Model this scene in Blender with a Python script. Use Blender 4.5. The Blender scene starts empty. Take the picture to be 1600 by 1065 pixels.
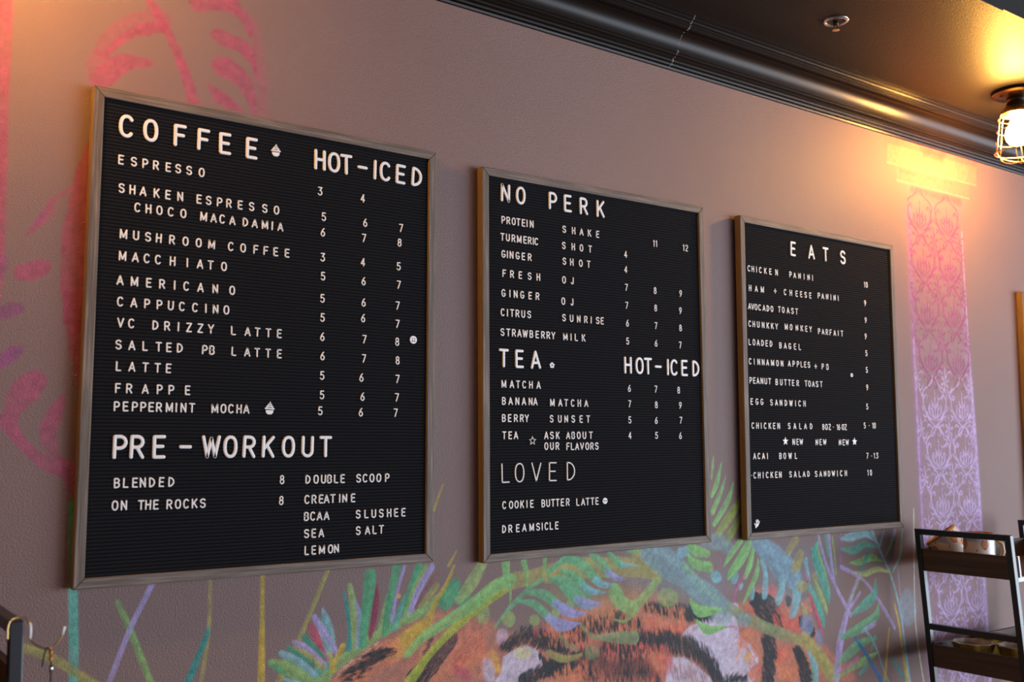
import bpy, math, random
import numpy as np
from mathutils import Vector, Matrix

S = bpy.context.scene
COL = S.collection
EYE = 1.55                                    # camera height above the floor
def V(x, y, z): return Vector((x, y, z + EYE))   # heights below are measured from eye level

# ------------------------------------------------------------------ camera
cam = bpy.data.objects.new('camera', bpy.data.cameras.new('camera'))
COL.objects.link(cam)
YAW, PIT = 0.62888, 0.10092
cam.location = (0, 0, EYE)
Fv = Vector((math.sin(YAW)*math.cos(PIT), math.cos(YAW)*math.cos(PIT), math.sin(PIT)))
Rv = Vector((math.cos(YAW), -math.sin(YAW), 0))
Uv = Rv.cross(Fv)
cam.matrix_world = Matrix(((Rv.x, Uv.x, -Fv.x, 0), (Rv.y, Uv.y, -Fv.y, 0), (Rv.z, Uv.z, -Fv.z, EYE), (0, 0, 0, 1)))
cam.data.sensor_width = 36
cam.data.lens = 36*1593.4/1600
cam.data.clip_start = .05
cam.data.dof.use_dof = True
cam.data.dof.focus_distance = 2.0
cam.data.dof.aperture_fstop = 5.6
S.camera = cam

# ------------------------------------------------------------------ light and exposure
S.view_settings.view_transform = 'Standard'
S.view_settings.look = 'None'
S.view_settings.exposure = 0.0
S.view_settings.gamma = 1
S.view_settings.use_curve_mapping = False
w = bpy.data.worlds.new('daylight'); S.world = w
w.use_nodes = True
w.node_tree.nodes['Background'].inputs[0].default_value = (.72, .76, 1, 1)
w.node_tree.nodes['Background'].inputs[1].default_value = .34
def area(name, loc, target, sx, sy, power, col):
    l = bpy.data.lights.new(name, 'AREA'); l.shape = 'RECTANGLE'; l.size = sx; l.size_y = sy
    l.energy = power; l.color = col
    o = bpy.data.objects.new(name, l); COL.objects.link(o)
    o.location = loc; o.rotation_euler = (Vector(target)-Vector(loc)).to_track_quat('-Z', 'Y').to_euler()
    return o
# daylight through the shop windows: tall panes far to the right and behind the camera
area('window_daylight_right', V(6.35, -2.7, -.25), V(.5, 1.2, -.2), 4.6, 2.3, 385, (.74, .86, 1))
area('window_daylight_front', V(4.4, -5.2, -.3), V(1.8, 1, 0), 3.2, 2.2, 135, (.88, .88, 1))

# ------------------------------------------------------------------ materials
def mat(name, col, rough=.6, metal=0, spec=.5, emit=None, estr=0):
    m = bpy.data.materials.new(name); m.use_nodes = True
    b = m.node_tree.nodes['Principled BSDF']
    b.inputs['Base Color'].default_value = (*col, 1)
    b.inputs['Roughness'].default_value = rough
    b.inputs['Metallic'].default_value = metal
    b.inputs['Specular IOR Level'].default_value = spec
    if emit:
        b.inputs['Emission Color'].default_value = (*emit, 1); b.inputs['Emission Strength'].default_value = estr
    return m
def nd(m, typ, **kw):
    n = m.node_tree.nodes.new(typ)
    for k, v in kw.items():
        if k in n.inputs: n.inputs[k].default_value = v
        else: setattr(n, k, v)
    return n
def lk(m, a, b): m.node_tree.links.new(a, b)
def bump(m, scale, strength, dist=.001, detail=3, stretch=None):
    b = m.node_tree.nodes['Principled BSDF']
    tc = nd(m, 'ShaderNodeTexCoord'); n = nd(m, 'ShaderNodeTexNoise', Scale=scale, Detail=detail)
    src = tc.outputs['Object']
    if stretch:
        mp = nd(m, 'ShaderNodeMapping'); mp.inputs['Scale'].default_value = stretch
        lk(m, src, mp.inputs[0]); src = mp.outputs[0]
    lk(m, src, n.inputs['Vector'])
    bp = nd(m, 'ShaderNodeBump', Strength=strength, Distance=dist)
    lk(m, n.outputs['Fac'], bp.inputs['Height']); lk(m, bp.outputs[0], b.inputs['Normal'])
    return n, src
def ramp(m, fac, stops):
    r = nd(m, 'ShaderNodeValToRGB'); e = r.color_ramp.elements
    while len(e) < len(stops): e.new(.5)
    for q, (p, c) in zip(e, stops): q.position = p; q.color = (*c, 1)
    lk(m, fac, r.inputs[0]); return r
def wood(name, stops, axis, scale=230, rough=.65):
    m = mat(name, (.2, .15, .1), rough)
    st = [1, 1, 1]; st[axis] = .03
    n, src = bump(m, scale*3, .25, .0006, 4, st)
    n2 = nd(m, 'ShaderNodeTexNoise', Scale=scale, Detail=5, Roughness=.65); lk(m, src, n2.inputs['Vector'])
    r = ramp(m, n2.outputs['Fac'], stops)
    lk(m, r.outputs[0], m.node_tree.nodes['Principled BSDF'].inputs['Base Color'])
    return m
GREY = [(.28, (.05, .036, .027)), (.5, (.13, .097, .075)), (.7, (.27, .207, .165))]
HONEY = [(.3, (.17, .105, .04)), (.7, (.29, .185, .075))]
RUST = [(.3, (.028, .014, .008)), (.5, (.062, .030, .015)), (.7, (.11, .056, .028))]
M_gx = wood('weathered_wood_rail', GREY, 0); M_gz = wood('weathered_wood_stile', GREY, 2)
M_hx = wood('honey_wood_rail', HONEY, 0); M_hz = wood('honey_wood_stile', HONEY, 2)
M_rx = wood('rustic_board_long', RUST, 0, 60, .5); M_ry = wood('rustic_board_end', RUST, 1, 60, .5)
M_felt = mat('black_felt', (.0125, .0125, .0145), .95, 0, .1); bump(M_felt, 900, .5, .0008)
M_back = mat('board_backing', (.25, .17, .1), .8)
M_letter = mat('white_plastic', (.82, .79, .77), .45)
M_dark = mat('black_ink_and_recess_shade', (.02, .02, .02), .6)  # symbol markings, and the shade painted inside the sprinkler ring
M_ceil = mat('black_ceiling_paint', (.015, .0112, .009), .5, 0, .25); bump(M_ceil, 260, .35, .002)
M_crown = mat('dark_brown_gloss_paint', (.011, .007, .0055), .30, 0, .13); bump(M_crown, 120, .06, .001)
M_caulk = mat('cracked_caulk', (.30, .31, .33), .8)
M_floor = mat('floor_concrete', (.16, .13, .11), .6); bump(M_floor, 30, .2)
M_plain = mat('painted_plaster', (.30, .22, .20), .75); bump(M_plain, 250, .3, .002)
M_black = mat('black_powder_coat', (.006, .006, .007), .32, 0, .55)
M_bronze = mat('oil_rubbed_bronze', (.055, .034, .02), .38, .8)
M_brass = mat('brass_wire', (.75, .52, .22), .25, 1)
M_bulb = mat('lit_bulb', (1, .9, .7), .3, 0, .5, (1, .46, .09), 700)
M_bulb2 = mat('lit_bulb_dimmer', (1, .9, .7), .3, 0, .5, (1, .46, .09), 700*.70)
M_chrome = mat('chrome', (.72, .68, .66), .16, 1)
M_glaze = mat('cream_glaze', (.62, .50, .42), .12)
M_goldgl = mat('gold_glaze', (.60, .40, .07), .22, .75)
M_gold = mat('tan_glaze', (.42, .22, .08), .3)
M_white = mat('white_sleeve_and_lit_metal', (.78, .80, .84), .5)  # white hook sleeve; also shelf-front metal coloured as if daylit
M_cord = mat('dark_cord', (.035, .02, .015), .7)
M_amber = mat('amber_bead', (.55, .20, .04), .15)
M_spot = mat('spotted_glaze', (.7, .6, .54), .15)
M_dot = mat('orange_glaze_spot', (.60, .25, .12), .15); M_dotline = mat('brown_glaze_outline', (.24, .08, .035), .15)
# wall paint: base coat plus the sprayed mural held in the colour attribute
M_wall = mat('mauve_stucco_mural', (.3, .2, .18), .6, 0, .35)
def wallmat(m):
    b = m.node_tree.nodes['Principled BSDF']
    n, src = bump(m, 380, .62, .0022, 2)
    a = nd(m, 'ShaderNodeVertexColor', layer_name='paint')
    n2 = nd(m, 'ShaderNodeTexNoise', Scale=2.2, Detail=4); lk(m, src, n2.inputs['Vector'])
    r = ramp(m, n2.outputs['Fac'], [(.3, (.200, .125, .111)), (.7, (.226, .145, .129))])
    inv = nd(m, 'ShaderNodeMath', operation='SUBTRACT'); inv.inputs[0].default_value = 1
    lk(m, a.outputs['Alpha'], inv.inputs[1])
    sc = nd(m, 'ShaderNodeVectorMath', operation='SCALE'); lk(m, r.outputs[0], sc.inputs[0]); lk(m, inv.outputs[0], sc.inputs['Scale'])
    ad = nd(m, 'ShaderNodeVectorMath', operation='ADD'); lk(m, sc.outputs[0], ad.inputs[0]); lk(m, a.outputs['Color'], ad.inputs[1])
    lk(m, ad.outputs[0], b.inputs['Base Color'])
wallmat(M_wall)

# ------------------------------------------------------------------ mesh helpers
class MB:
    def __init__(s): s.v = []; s.f = []; s.m = []
    def add(s, vs, fs, mi=0):
        o = len(s.v); s.v += [tuple(q) for q in vs]; s.f += [tuple(i+o for i in f) for f in fs]; s.m += [mi]*len(fs)
    def box(s, x0, x1, y0, y1, z0, z1, mi=0):
        vs = [(x, y, z) for x in (x0, x1) for y in (y0, y1) for z in (z0, z1)]
        s.add(vs, [(0, 1, 3, 2), (4, 6, 7, 5), (0, 4, 5, 1), (2, 3, 7, 6), (0, 2, 6, 4), (1, 5, 7, 3)], mi)
    def hexa(s, b, t, mi=0):
        s.add(list(b)+list(t), [(3, 2, 1, 0), (4, 5, 6, 7), (0, 1, 5, 4), (1, 2, 6, 5), (2, 3, 7, 6), (3, 0, 4, 7)], mi)
    def tube(s, path, r, n=10, mi=0, closed=False):
        P = [Vector(p) for p in path]; k = len(P); o = len(s.v); up = None
        for i, p in enumerate(P):
            t = (P[(i+1) % k]-P[i-1]) if closed else (P[min(i+1, k-1)]-P[max(i-1, 0)])
            t.normalize()
            if up is None: up = t.orthogonal().normalized()
            up = (up-t*up.dot(t)).normalized(); sd = t.cross(up)
            for j in range(n):
                a = 2*math.pi*j/n; s.v.append(tuple(p+(up*math.cos(a)+sd*math.sin(a))*r))
        for i in range(k if closed else k-1):
            for j in range(n):
                a, b = o+i*n, o+((i+1) % k)*n
                s.f.append((a+j, a+(j+1) % n, b+(j+1) % n, b+j)); s.m.append(mi)
        if not closed:
            s.f.append(tuple(o+j for j in range(n-1, -1, -1))); s.f.append(tuple(o+(k-1)*n+j for j in range(n))); s.m += [mi, mi]
    def lathe(s, prof, c=(0, 0, 0), n=40, mi=0, wob=None):
        o = len(s.v); k = len(prof)
        for i, (r, z) in enumerate(prof):
            for j in range(n):
                a = 2*math.pi*j/n; q = r*(wob(i, a) if wob else 1)
                s.v.append((c[0]+q*math.cos(a), c[1]+q*math.sin(a), c[2]+z))
        for i in range(k-1):
            mm = mi(i) if callable(mi) else mi
            for j in range(n):
                a, b = o+i*n, o+(i+1)*n
                s.f.append((a+j, a+(j+1) % n, b+(j+1) % n, b+j)); s.m.append(mm)
    def build(s, name, mats, parent=None, smooth=False, loc=None):
        me = bpy.data.meshes.new(name); me.from_pydata(s.v, [], s.f); me.validate()
        for q in (mats if isinstance(mats, (list, tuple)) else [mats]): me.materials.append(q)
        if len(me.polygons) == len(s.m): me.polygons.foreach_set('material_index', s.m)
        if smooth:
            me.shade_smooth()
            if smooth != 1: me.set_sharp_from_angle(angle=smooth)
        o = bpy.data.objects.new(name, me); COL.objects.link(o)
        if parent: o.parent = parent
        if loc is not None: o.location = loc
        return o
def bev(o, w=.001, seg=2):
    b = o.modifiers.new('bevel', 'BEVEL'); b.width = w; b.segments = seg; b.limit_method = 'ANGLE'; return o
def thing(name, label, cat, loc=(0, 0, 0), group=None):
    o = bpy.data.objects.new(name, None); COL.objects.link(o); o.location = loc; o.empty_display_size = .05
    o['label'] = label; o['category'] = cat
    if group: o['group'] = group
    return o
def tag(o, label, cat, group=None):
    o['label'] = label; o['category'] = cat
    if group: o['group'] = group
    return o
def struct(o): o['kind'] = 'structure'; return o
def copy_tree(o, parent=None):
    c = o.copy(); COL.objects.link(c)
    if parent: c.parent = parent
    for ch in list(o.children): copy_tree(ch, c)
    return c

D = 1.58619           # distance to the front faces of the boards
WALL = D + .022       # the painted wall

# ------------------------------------------------------------------ the painted wall
CX0, CX1, CZ0, CZ1, CS = .10, 3.0, -.72, .86, .002
NX, NZ = int(round((CX1-CX0)/CS))+1, int(round((CZ1-CZ0)/CS))+1
cv = np.zeros((NZ, NX, 4), np.float32)                # premultiplied linear colour + coverage
GX = (CX0+CS*np.arange(NX))*1000; GZ = (CZ0+CS*np.arange(NZ))*1000     # millimetres
rng = np.random.default_rng(7)
grain = rng.random((NZ, NX)).astype(np.float32)
def smooth_noise(st):
    a = rng.random((int(NZ/st)+3, int(NX/st)+3)); y = np.arange(NZ)/st; x = np.arange(NX)/st
    j = y.astype(int)[:, None]; i = x.astype(int)[None, :]; fy = (y-y.astype(int))[:, None]; fx = (x-x.astype(int))[None, :]
    fy = fy*fy*(3-2*fy); fx = fx*fx*(3-2*fx)
    return (a[j, i]*(1-fy)*(1-fx)+a[j+1, i]*fy*(1-fx)+a[j, i+1]*(1-fy)*fx+a[j+1, i+1]*fy*fx).astype(np.float32)
mist = .6*smooth_noise(17)+.4*smooth_noise(6)
mottle = .5*smooth_noise(2.2)+.5*smooth_noise(5)
def lin(c): return tuple(((q/255+.055)/1.055)**2.4 if q > 10 else q/255/12.92 for q in c)
PAL = dict(pink=(185, 72, 108), purp=(140, 58, 118), red=(180, 60, 80), green=(58, 135, 92), green2=(34, 120, 96), green3=(86, 145, 102), lime=(112, 145, 82),
    lime2=(110, 156, 90), limey=(142, 152, 48), limey2=(140, 160, 95), teal=(30, 120, 112), teal2=(75, 150, 136), teal3=(70, 140, 122), olive=(140, 134, 70),
    olive2=(125, 146, 84), oliv3=(142, 132, 72), oliv4=(112, 124, 84), oliv5=(126, 140, 58), mustard=(164, 138, 44), lblue=(108, 150, 157), gblue=(106, 132, 136),
    gblue2=(108, 135, 148), gblue3=(98, 118, 150), lav=(145, 130, 172), lavb=(120, 130, 158), lavw=(172, 158, 178), vio=(128, 126, 166), crim=(158, 58, 80),
    crim2=(116, 34, 60), crim3=(150, 84, 114), brown=(115, 75, 70), orange=(176, 104, 76), orange2=(186, 108, 72), redor=(182, 80, 66), yelo=(192, 146, 58),
    paleyel=(175, 170, 108), white=(174, 164, 180), peach=(200, 140, 110), wallr=(130, 84, 80), blue=(28, 94, 142), chalk=(168, 172, 158), purp2=(124, 84, 126), black=(38, 42, 50))
PAL_ = dict(pink=(.34, .066, .13), purp=(.25, .06, .18), red=(.32, .058, .10), black=(.011, .013, .017))
PAL = {k: tuple(min(.9, 1.3*q) for q in lin(c)) for k, c in PAL.items()}
PAL.update(PAL_)
def lay(j0, j1, i0, i1, cov, col, al, gr=.35):
    a = np.clip(cov*al*(1-gr*(1-cov*.7)*grain[j0:j1, i0:i1]), 0, 1)[..., None].astype(np.float32)
    a = a*(1-.15*grain[j0:j1, i0:i1][..., None])*np.clip(.62+.72*mist[j0:j1, i0:i1], 0, 1.04)[..., None]
    a = np.minimum(a, 1)
    c4 = np.empty(a.shape[:2]+(4,), np.float32); c4[..., 3] = 1
    c4[..., :3] = np.array(col, np.float32)*(.66+.68*mottle[j0:j1, i0:i1, None])
    cv[j0:j1, i0:i1] = cv[j0:j1, i0:i1]*(1-a)+c4*a
def window(xs, zs, pad):
    i0 = max(0, int(np.searchsorted(GX, min(xs)-pad))); i1 = min(NX, int(np.searchsorted(GX, max(xs)+pad))+1)
    j0 = max(0, int(np.searchsorted(GZ, min(zs)-pad))); j1 = min(NZ, int(np.searchsorted(GZ, max(zs)+pad))+1)
    return j0, j1, i0, i1
def smooth_pts(P, n=5):
    P = np.array(P, float)
    if len(P) < 3: return P
    Q = np.vstack([2*P[0]-P[1], P, 2*P[-1]-P[-2]]); out = []
    for i in range(1, len(Q)-2):
        a, b, c, d = Q[i-1:i+3]
        for t in np.linspace(0, 1, n, endpoint=False):
            out.append(.5*((2*b)+(c-a)*t+(2*a-5*b+4*c-d)*t*t+(3*b-a-3*c+d)*t**3))
    out.append(Q[-2]); return np.array(out)
def stroke(P, col, soft, al, sm=True):
    P = smooth_pts(P) if sm else np.array(P, float)
    P[:, 2] = np.maximum(P[:, 2], .6)
    soft = max(soft, 2.5)
    j0, j1, i0, i1 = window(P[:, 0], P[:, 1], P[:, 2].max()/2+soft)
    if j1 <= j0 or i1 <= i0: return
    X, Z = np.meshgrid(GX[i0:i1], GZ[j0:j1]); best = np.full(X.shape, -1e9)
    for (ax, az, aw), (bx, bz, bw) in zip(P[:-1], P[1:]):
        dx, dz = bx-ax, bz-az; L = dx*dx+dz*dz+1e-9
        t = np.clip(((X-ax)*dx+(Z-az)*dz)/L, 0, 1)
        best = np.maximum(best, (aw+(bw-aw)*t)/2-np.hypot(X-ax-t*dx, Z-az-t*dz))
    c = np.clip(best/soft+.5, 0, 1); lay(j0, j1, i0, i1, c*c*(3-2*c), col, al)
def polygon(P, col, soft, al):
    P = np.array(P, float); soft = max(soft, 2.5)
    P3 = smooth_pts(np.column_stack([np.vstack([P, P[:1]]), np.ones(len(P)+1)]), 4)[:, :2] if len(P) > 7 else np.vstack([P, P[:1]])
    j0, j1, i0, i1 = window(P3[:, 0], P3[:, 1], soft)
    if j1 <= j0 or i1 <= i0: return
    X, Z = np.meshgrid(GX[i0:i1], GZ[j0:j1]); ins = np.zeros(X.shape, bool); dist = np.full(X.shape, 1e9)
    for (ax, az), (bx, bz) in zip(P3[:-1], P3[1:]):
        if az != bz: ins ^= ((az > Z) != (bz > Z)) & (X < (bx-ax)*(Z-az)/(bz-az)+ax)
        dx, dz = bx-ax, bz-az; L = dx*dx+dz*dz+1e-9
        t = np.clip(((X-ax)*dx+(Z-az)*dz)/L, 0, 1)
        dist = np.minimum(dist, np.hypot(X-ax-t*dx, Z-az-t*dz))
    c = np.clip(np.where(ins, dist, -dist)/soft+.5, 0, 1); lay(j0, j1, i0, i1, c*c*(3-2*c), col, al)
def fur(L, ang, dens, P, col='black'):
    P = smooth_pts(P, 8); R = random.Random(int(P[0, 0]*7+P[0, 1]))
    seg = np.hypot(*np.diff(P[:, :2], axis=0).T); cum = np.r_[0, np.cumsum(seg)]
    if col == 'black':
        base = P.copy(); base[:, 2] *= .62
        stroke(base, PAL['black'], float(P[:, 2].mean())*.5, .72, False)
    n = int(dens*cum[-1]*max(6, P[:, 2].mean())/11)+16
    for _ in range(n):
        q = R.random()*cum[-1]; x, z, ww = (np.interp(q, cum, P[:, k]) for k in range(3))
        i = min(len(seg)-1, int(np.searchsorted(cum, q))-1); tx, tz = (P[i+1, :2]-P[i, :2])/max(seg[i], 1e-6)
        o = (R.random()-.5)*ww*1.08; x -= tz*o; z += tx*o
        a = math.radians(ang+R.gauss(0, 5)); l = L*(.35+.4*R.random())
        ca, sa = math.cos(a)*l/2, math.sin(a)*l/2; wd = 2.6+R.random()*2.0
        stroke([(x-ca, z-sa, .6), (x, z, wd), (x+ca, z+sa, .6)], PAL[col], 2, .88 if col == 'black' else .7, False)
MURAL = [
    ('P','pink',4.5,0.9,[(187,693),(253,713),(256,654),(260,422),(262,289),(261,205),(214,120)]),
    ('S','pink',2.9,0.9,[(447,716,14.1),(453,706,14.2),(477,671,14.9),(501,627,15.9),(520,584,18),(531,548,19.8)]),
    ('S','pink',4.4,0.45,[(474,679,31.4),(436,664,33.5),(399,632,27.3),(382,602,21.6)]),
    ('S','pink',2.2,0.8,[(477,668,17.2),(450,657,20.3),(426,643,13.9),(402,618,11.5),(390,599,6.8)]),
    ('P','pink',3.3,0.85,[(389,594),(416,608),(457,609),(462,599),(433,588),(417,575),(400,553),(374,545),(370,566)]),
    ('S','pink',8,0.45,[(379,602,16.2),(373,572,24.1),(382,546,16.1)]),
    ('P','pink',3.7,0.85,[(512,740),(521,712),(539,709),(562,717),(586,720),(608,704),(621,684),(627,709),(607,732),(579,758)]),
    ('P','pink',3.7,0.85,[(552,673),(562,686),(587,684),(615,676),(631,660),(635,615),(622,640),(597,656),(567,662)]),
    ('P','pink',3.7,0.85,[(555,623),(567,639),(595,637),(623,615),(635,581),(633,547),(618,578),(596,600),(569,608)]),
    ('P','pink',2.4,0.9,[(549,590),(569,586),(594,573),(616,551),(588,552),(564,562)]),
    ('S','pink',18.6,0.4,[(627,715,15.5),(637,662,18.6),(645,602,21.7),(644,546,21.6)]),
    ('P','red',2.3,0.8,[(377,491),(369,455),(361,434),(353,406),(346,367),(339,320),(338,268),(339,233),(344,198),(347,175),(389,178),(383,321)]),
    ('S','pink',1.8,0.75,[(352,386,4.2),(324,361,8.2),(314,336,13),(288,301,2.2)]),
    ('P','purp',2.2,0.5,[(322,359),(310,345),(296,317),(302,313),(314,334)]),
    ('P','pink',1.6,0.85,[(275,248),(280,259),(296,266),(315,270),(325,266),(324,255),(314,245),(297,238),(280,239)]),
    ('P','purp',2,0.85,[(256,194),(270,203),(284,205),(293,198),(289,189),(273,181),(257,176)]),
    ('P','purp',3,0.5,[(252,273),(267,272),(268,256),(262,237),(254,230)]),
    ('P','purp',2.6,0.85,[(260,126),(278,142),(293,144),(295,135),(285,121),(269,109),(261,104)]),
    ('P','pink',2.3,0.85,[(273,41),(274,68),(286,92),(304,106),(321,103),(325,87),(317,69),(301,51),(292,39),(292,27),(303,7),(323,-11),(336,-15),(324,-2),(320,21),(326,42),(345,70),(351,73),(353,55),(344,16),(351,-17),(375,-32),(382,-81),(362,-68),(353,-50),(330,-38),(301,-14),(279,12),(262,32),(261,47)]),
    ('P','red',2.4,0.8,[(341,227),(345,191),(356,137),(375,70),(382,132),(381,231)]),
    ('S','green',0.7,0.9,[(367,-87,7.3),(368,-113,6.3),(370,-190,2.4)]),
    ('S','teal2',1.2,0.85,[(375,-205,13),(379,-279,13.2),(382,-352,13.1)]),
    ('S','lime',1.3,0.85,[(439,-235,7),(459,-277,9.1),(495,-365,9.2)]),
    ('S','lav',0.8,0.85,[(490,-212,8.8),(459,-277,8.3),(430,-356,8.1)]),
    ('S','olive',1.4,0.8,[(305,-284,13.3),(350,-306,12.2),(413,-353,12.7)]),
    ('S','oliv3',1,0.85,[(580,-208,6.1),(580,-292,6),(568,-383,6.9)]),
    ('S','teal',1.2,0.9,[(580,-285,2),(574,-306,10),(544,-380,12.7)]),
    ('P','orange',21.1,0.72,[(767,-405),(826,-373),(877,-344),(950,-311),(1025,-298),(1111,-335),(1170,-359),(1247,-361),(1328,-326),(1431,-303),(1521,-304),(1615,-339),(1693,-373),(1840,-352),(1874,-330),(1987,-357),(2050,-385),(2095,-473),(2146,-593)]),
    ('P','wallr',16,0.5,[(1329,-251),(1431,-245),(1521,-264),(1577,-309),(1430,-323),(1345,-296)]),
    ('P','yelo',16.9,0.85,[(993,-320),(993,-331),(980,-347),(958,-362),(933,-373),(911,-376),(898,-372),(898,-361),(910,-346),(932,-331),(957,-320),(980,-316)]),
    ('P','yelo',12.3,0.7,[(1001,-359),(1003,-366),(1000,-374),(992,-382),(981,-388),(971,-389),(964,-386),(961,-380),(965,-372),(973,-364),(983,-358),(994,-357)]),
    ('P','orange2',16.5,0.7,[(925,-347),(926,-356),(918,-367),(904,-376),(887,-382),(872,-382),(863,-378),(862,-369),(869,-358),(883,-349),(900,-343),(915,-342)]),
    ('P','orange2',17.4,0.7,[(1064,-378),(1064,-397),(1051,-412),(1026,-421),(999,-421),(975,-412),(962,-397),(961,-379),(975,-364),(998,-354),(1025,-354),(1050,-363)]),
    ('P','orange2',14.8,0.8,[(1112,-381),(1107,-399),(1092,-411),(1071,-414),(1051,-406),(1036,-391),(1031,-372),(1036,-354),(1050,-341),(1071,-339),(1091,-346),(1107,-361)]),
    ('P','orange',15,0.7,[(1136,-348),(1129,-352),(1115,-352),(1098,-347),(1083,-339),(1074,-331),(1073,-323),(1080,-318),(1093,-319),(1110,-323),(1125,-331),(1134,-340)]),
    ('P','crim',9.8,0.7,[(1079,-429),(1073,-432),(1062,-430),(1051,-425),(1041,-418),(1036,-410),(1037,-404),(1043,-401),(1053,-403),(1064,-408),(1074,-415),(1079,-423)]),
    ('P','yelo',7.6,0.8,[(1140,-404),(1143,-415),(1143,-424),(1139,-428),(1132,-426),(1125,-418),(1119,-407),(1115,-396),(1116,-387),(1120,-383),(1126,-385),(1134,-393)]),
    ('P','white',10,0.9,[(1129,-419),(1130,-432),(1127,-441),(1121,-444),(1113,-441),(1106,-432),(1102,-420),(1101,-407),(1104,-398),(1110,-395),(1118,-398),(1125,-407)]),
    ('P','white',5.3,0.95,[(1149,-399),(1190,-385),(1222,-391),(1240,-410),(1246,-424),(1219,-437),(1190,-454),(1132,-446),(1144,-425)]),
    ('P','paleyel',7.8,0.8,[(1216,-400),(1214,-405),(1206,-409),(1196,-409),(1185,-406),(1178,-401),(1175,-395),(1178,-390),(1185,-386),(1196,-386),(1206,-389),(1214,-394)]),
    ('P','lavw',7.7,0.6,[(1161,-364),(1159,-372),(1154,-377),(1146,-378),(1139,-375),(1134,-369),(1132,-361),(1134,-353),(1139,-348),(1146,-346),(1154,-349),(1159,-356)]),
    ('P','redor',8.3,0.85,[(1555,-389),(1551,-402),(1543,-411),(1532,-413),(1522,-408),(1514,-398),(1512,-384),(1515,-372),(1523,-363),(1533,-360),(1544,-365),(1552,-375)]),
    ('P','redor',9.4,0.85,[(1435,-445),(1427,-459),(1415,-468),(1401,-469),(1390,-462),(1384,-448),(1384,-432),(1392,-418),(1404,-409),(1417,-408),(1429,-415),(1435,-428)]),
    ('P','redor',9.7,0.85,[(1527,-464),(1519,-470),(1504,-470),(1487,-466),(1472,-458),(1463,-448),(1463,-439),(1471,-434),(1486,-433),(1503,-437),(1518,-445),(1527,-455)]),
    ('P','redor',6.8,0.85,[(1639,-400),(1633,-405),(1619,-407),(1601,-405),(1583,-400),(1571,-394),(1567,-388),(1572,-383),(1586,-381),(1604,-383),(1622,-387),(1635,-393)]),
    ('P','orange2',8.3,0.85,[(1577,-462),(1573,-476),(1564,-487),(1553,-489),(1541,-484),(1533,-471),(1530,-456),(1533,-441),(1542,-431),(1554,-428),(1566,-433),(1574,-446)]),
    ('P','orange2',8.1,0.7,[(1504,-370),(1502,-378),(1498,-384),(1492,-385),(1487,-382),(1483,-376),(1481,-368),(1483,-359),(1487,-354),(1493,-352),(1499,-355),(1503,-361)]),
    ('P','orange2',9,0.8,[(1348,-465),(1345,-471),(1336,-475),(1324,-475),(1311,-472),(1303,-466),(1300,-459),(1303,-453),(1312,-449),(1324,-449),(1336,-452),(1345,-458)]),
    ('P','redor',7.6,0.7,[(1351,-407),(1351,-413),(1345,-418),(1336,-421),(1325,-421),(1316,-418),(1311,-414),(1312,-408),(1317,-403),(1326,-400),(1337,-400),(1346,-403)]),
    ('P','orange2',7.8,0.7,[(1392,-367),(1390,-377),(1385,-385),(1377,-387),(1370,-383),(1365,-375),(1363,-364),(1365,-353),(1371,-346),(1378,-344),(1385,-347),(1390,-356)]),
    ('P','white',5.8,0.95,[(1625,-410),(1639,-398),(1660,-391),(1712,-385),(1778,-379),(1773,-530),(1736,-507),(1718,-470),(1659,-434)]),
    ('P','white',5.6,0.95,[(1581,-451),(1634,-457),(1675,-485),(1719,-517),(1718,-528),(1572,-508)]),
    ('P','crim',8,0.4,[(1591,-469),(1589,-480),(1585,-488),(1580,-490),(1575,-486),(1572,-478),(1571,-466),(1572,-455),(1576,-448),(1581,-445),(1586,-449),(1590,-457)]),
    ('P','white',4.8,0.95,[(1676,-388),(1731,-368),(1783,-369),(1802,-406),(1810,-431),(1850,-460),(1868,-495),(1839,-544),(1738,-530),(1728,-473),(1674,-435),(1652,-427)]),
    ('S','lavw',5.9,0.6,[(1782,-417,6.6),(1756,-455,9.8),(1739,-493,6.5)]),
    ('S','lavw',5.8,0.5,[(1722,-408,6.5),(1697,-438,9.6)]),
    ('S','peach',4,0.6,[(1809,-461,10),(1791,-486,6.6)]),
    ('P','orange2',6.7,0.85,[(1841,-447),(1832,-456),(1821,-461),(1810,-460),(1802,-454),(1799,-444),(1803,-434),(1811,-425),(1823,-421),(1834,-421),(1842,-427),(1845,-437)]),
    ('P','orange2',7.5,0.7,[(1876,-441),(1873,-449),(1863,-454),(1850,-455),(1838,-451),(1829,-444),(1826,-436),(1830,-428),(1839,-423),(1852,-422),(1864,-425),(1873,-432)]),
    ('P','yelo',4.7,0.8,[(1840,-483),(1836,-489),(1831,-492),(1825,-492),(1821,-489),(1820,-484),(1821,-477),(1825,-471),(1831,-468),(1837,-467),(1841,-470),(1842,-476)]),
    ('P','redor',7.1,0.9,[(2027,-429),(2021,-438),(2006,-444),(1985,-444),(1966,-440),(1951,-431),(1946,-420),(1952,-411),(1967,-405),(1987,-405),(2007,-409),(2022,-418)]),
    ('P','orange2',7.1,0.8,[(1983,-398),(1979,-407),(1969,-412),(1956,-413),(1942,-409),(1933,-402),(1930,-393),(1934,-385),(1944,-380),(1957,-379),(1970,-382),(1980,-390)]),
    ('P','redor',7,0.9,[(1975,-503),(1963,-510),(1948,-512),(1934,-509),(1925,-501),(1924,-491),(1930,-480),(1942,-473),(1957,-471),(1971,-474),(1980,-482),(1981,-492)]),
    ('P','orange2',8.5,0.9,[(2011,-529),(2010,-539),(1999,-546),(1981,-550),(1961,-550),(1944,-545),(1935,-537),(1936,-528),(1947,-521),(1964,-516),(1984,-517),(2002,-521)]),
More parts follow.
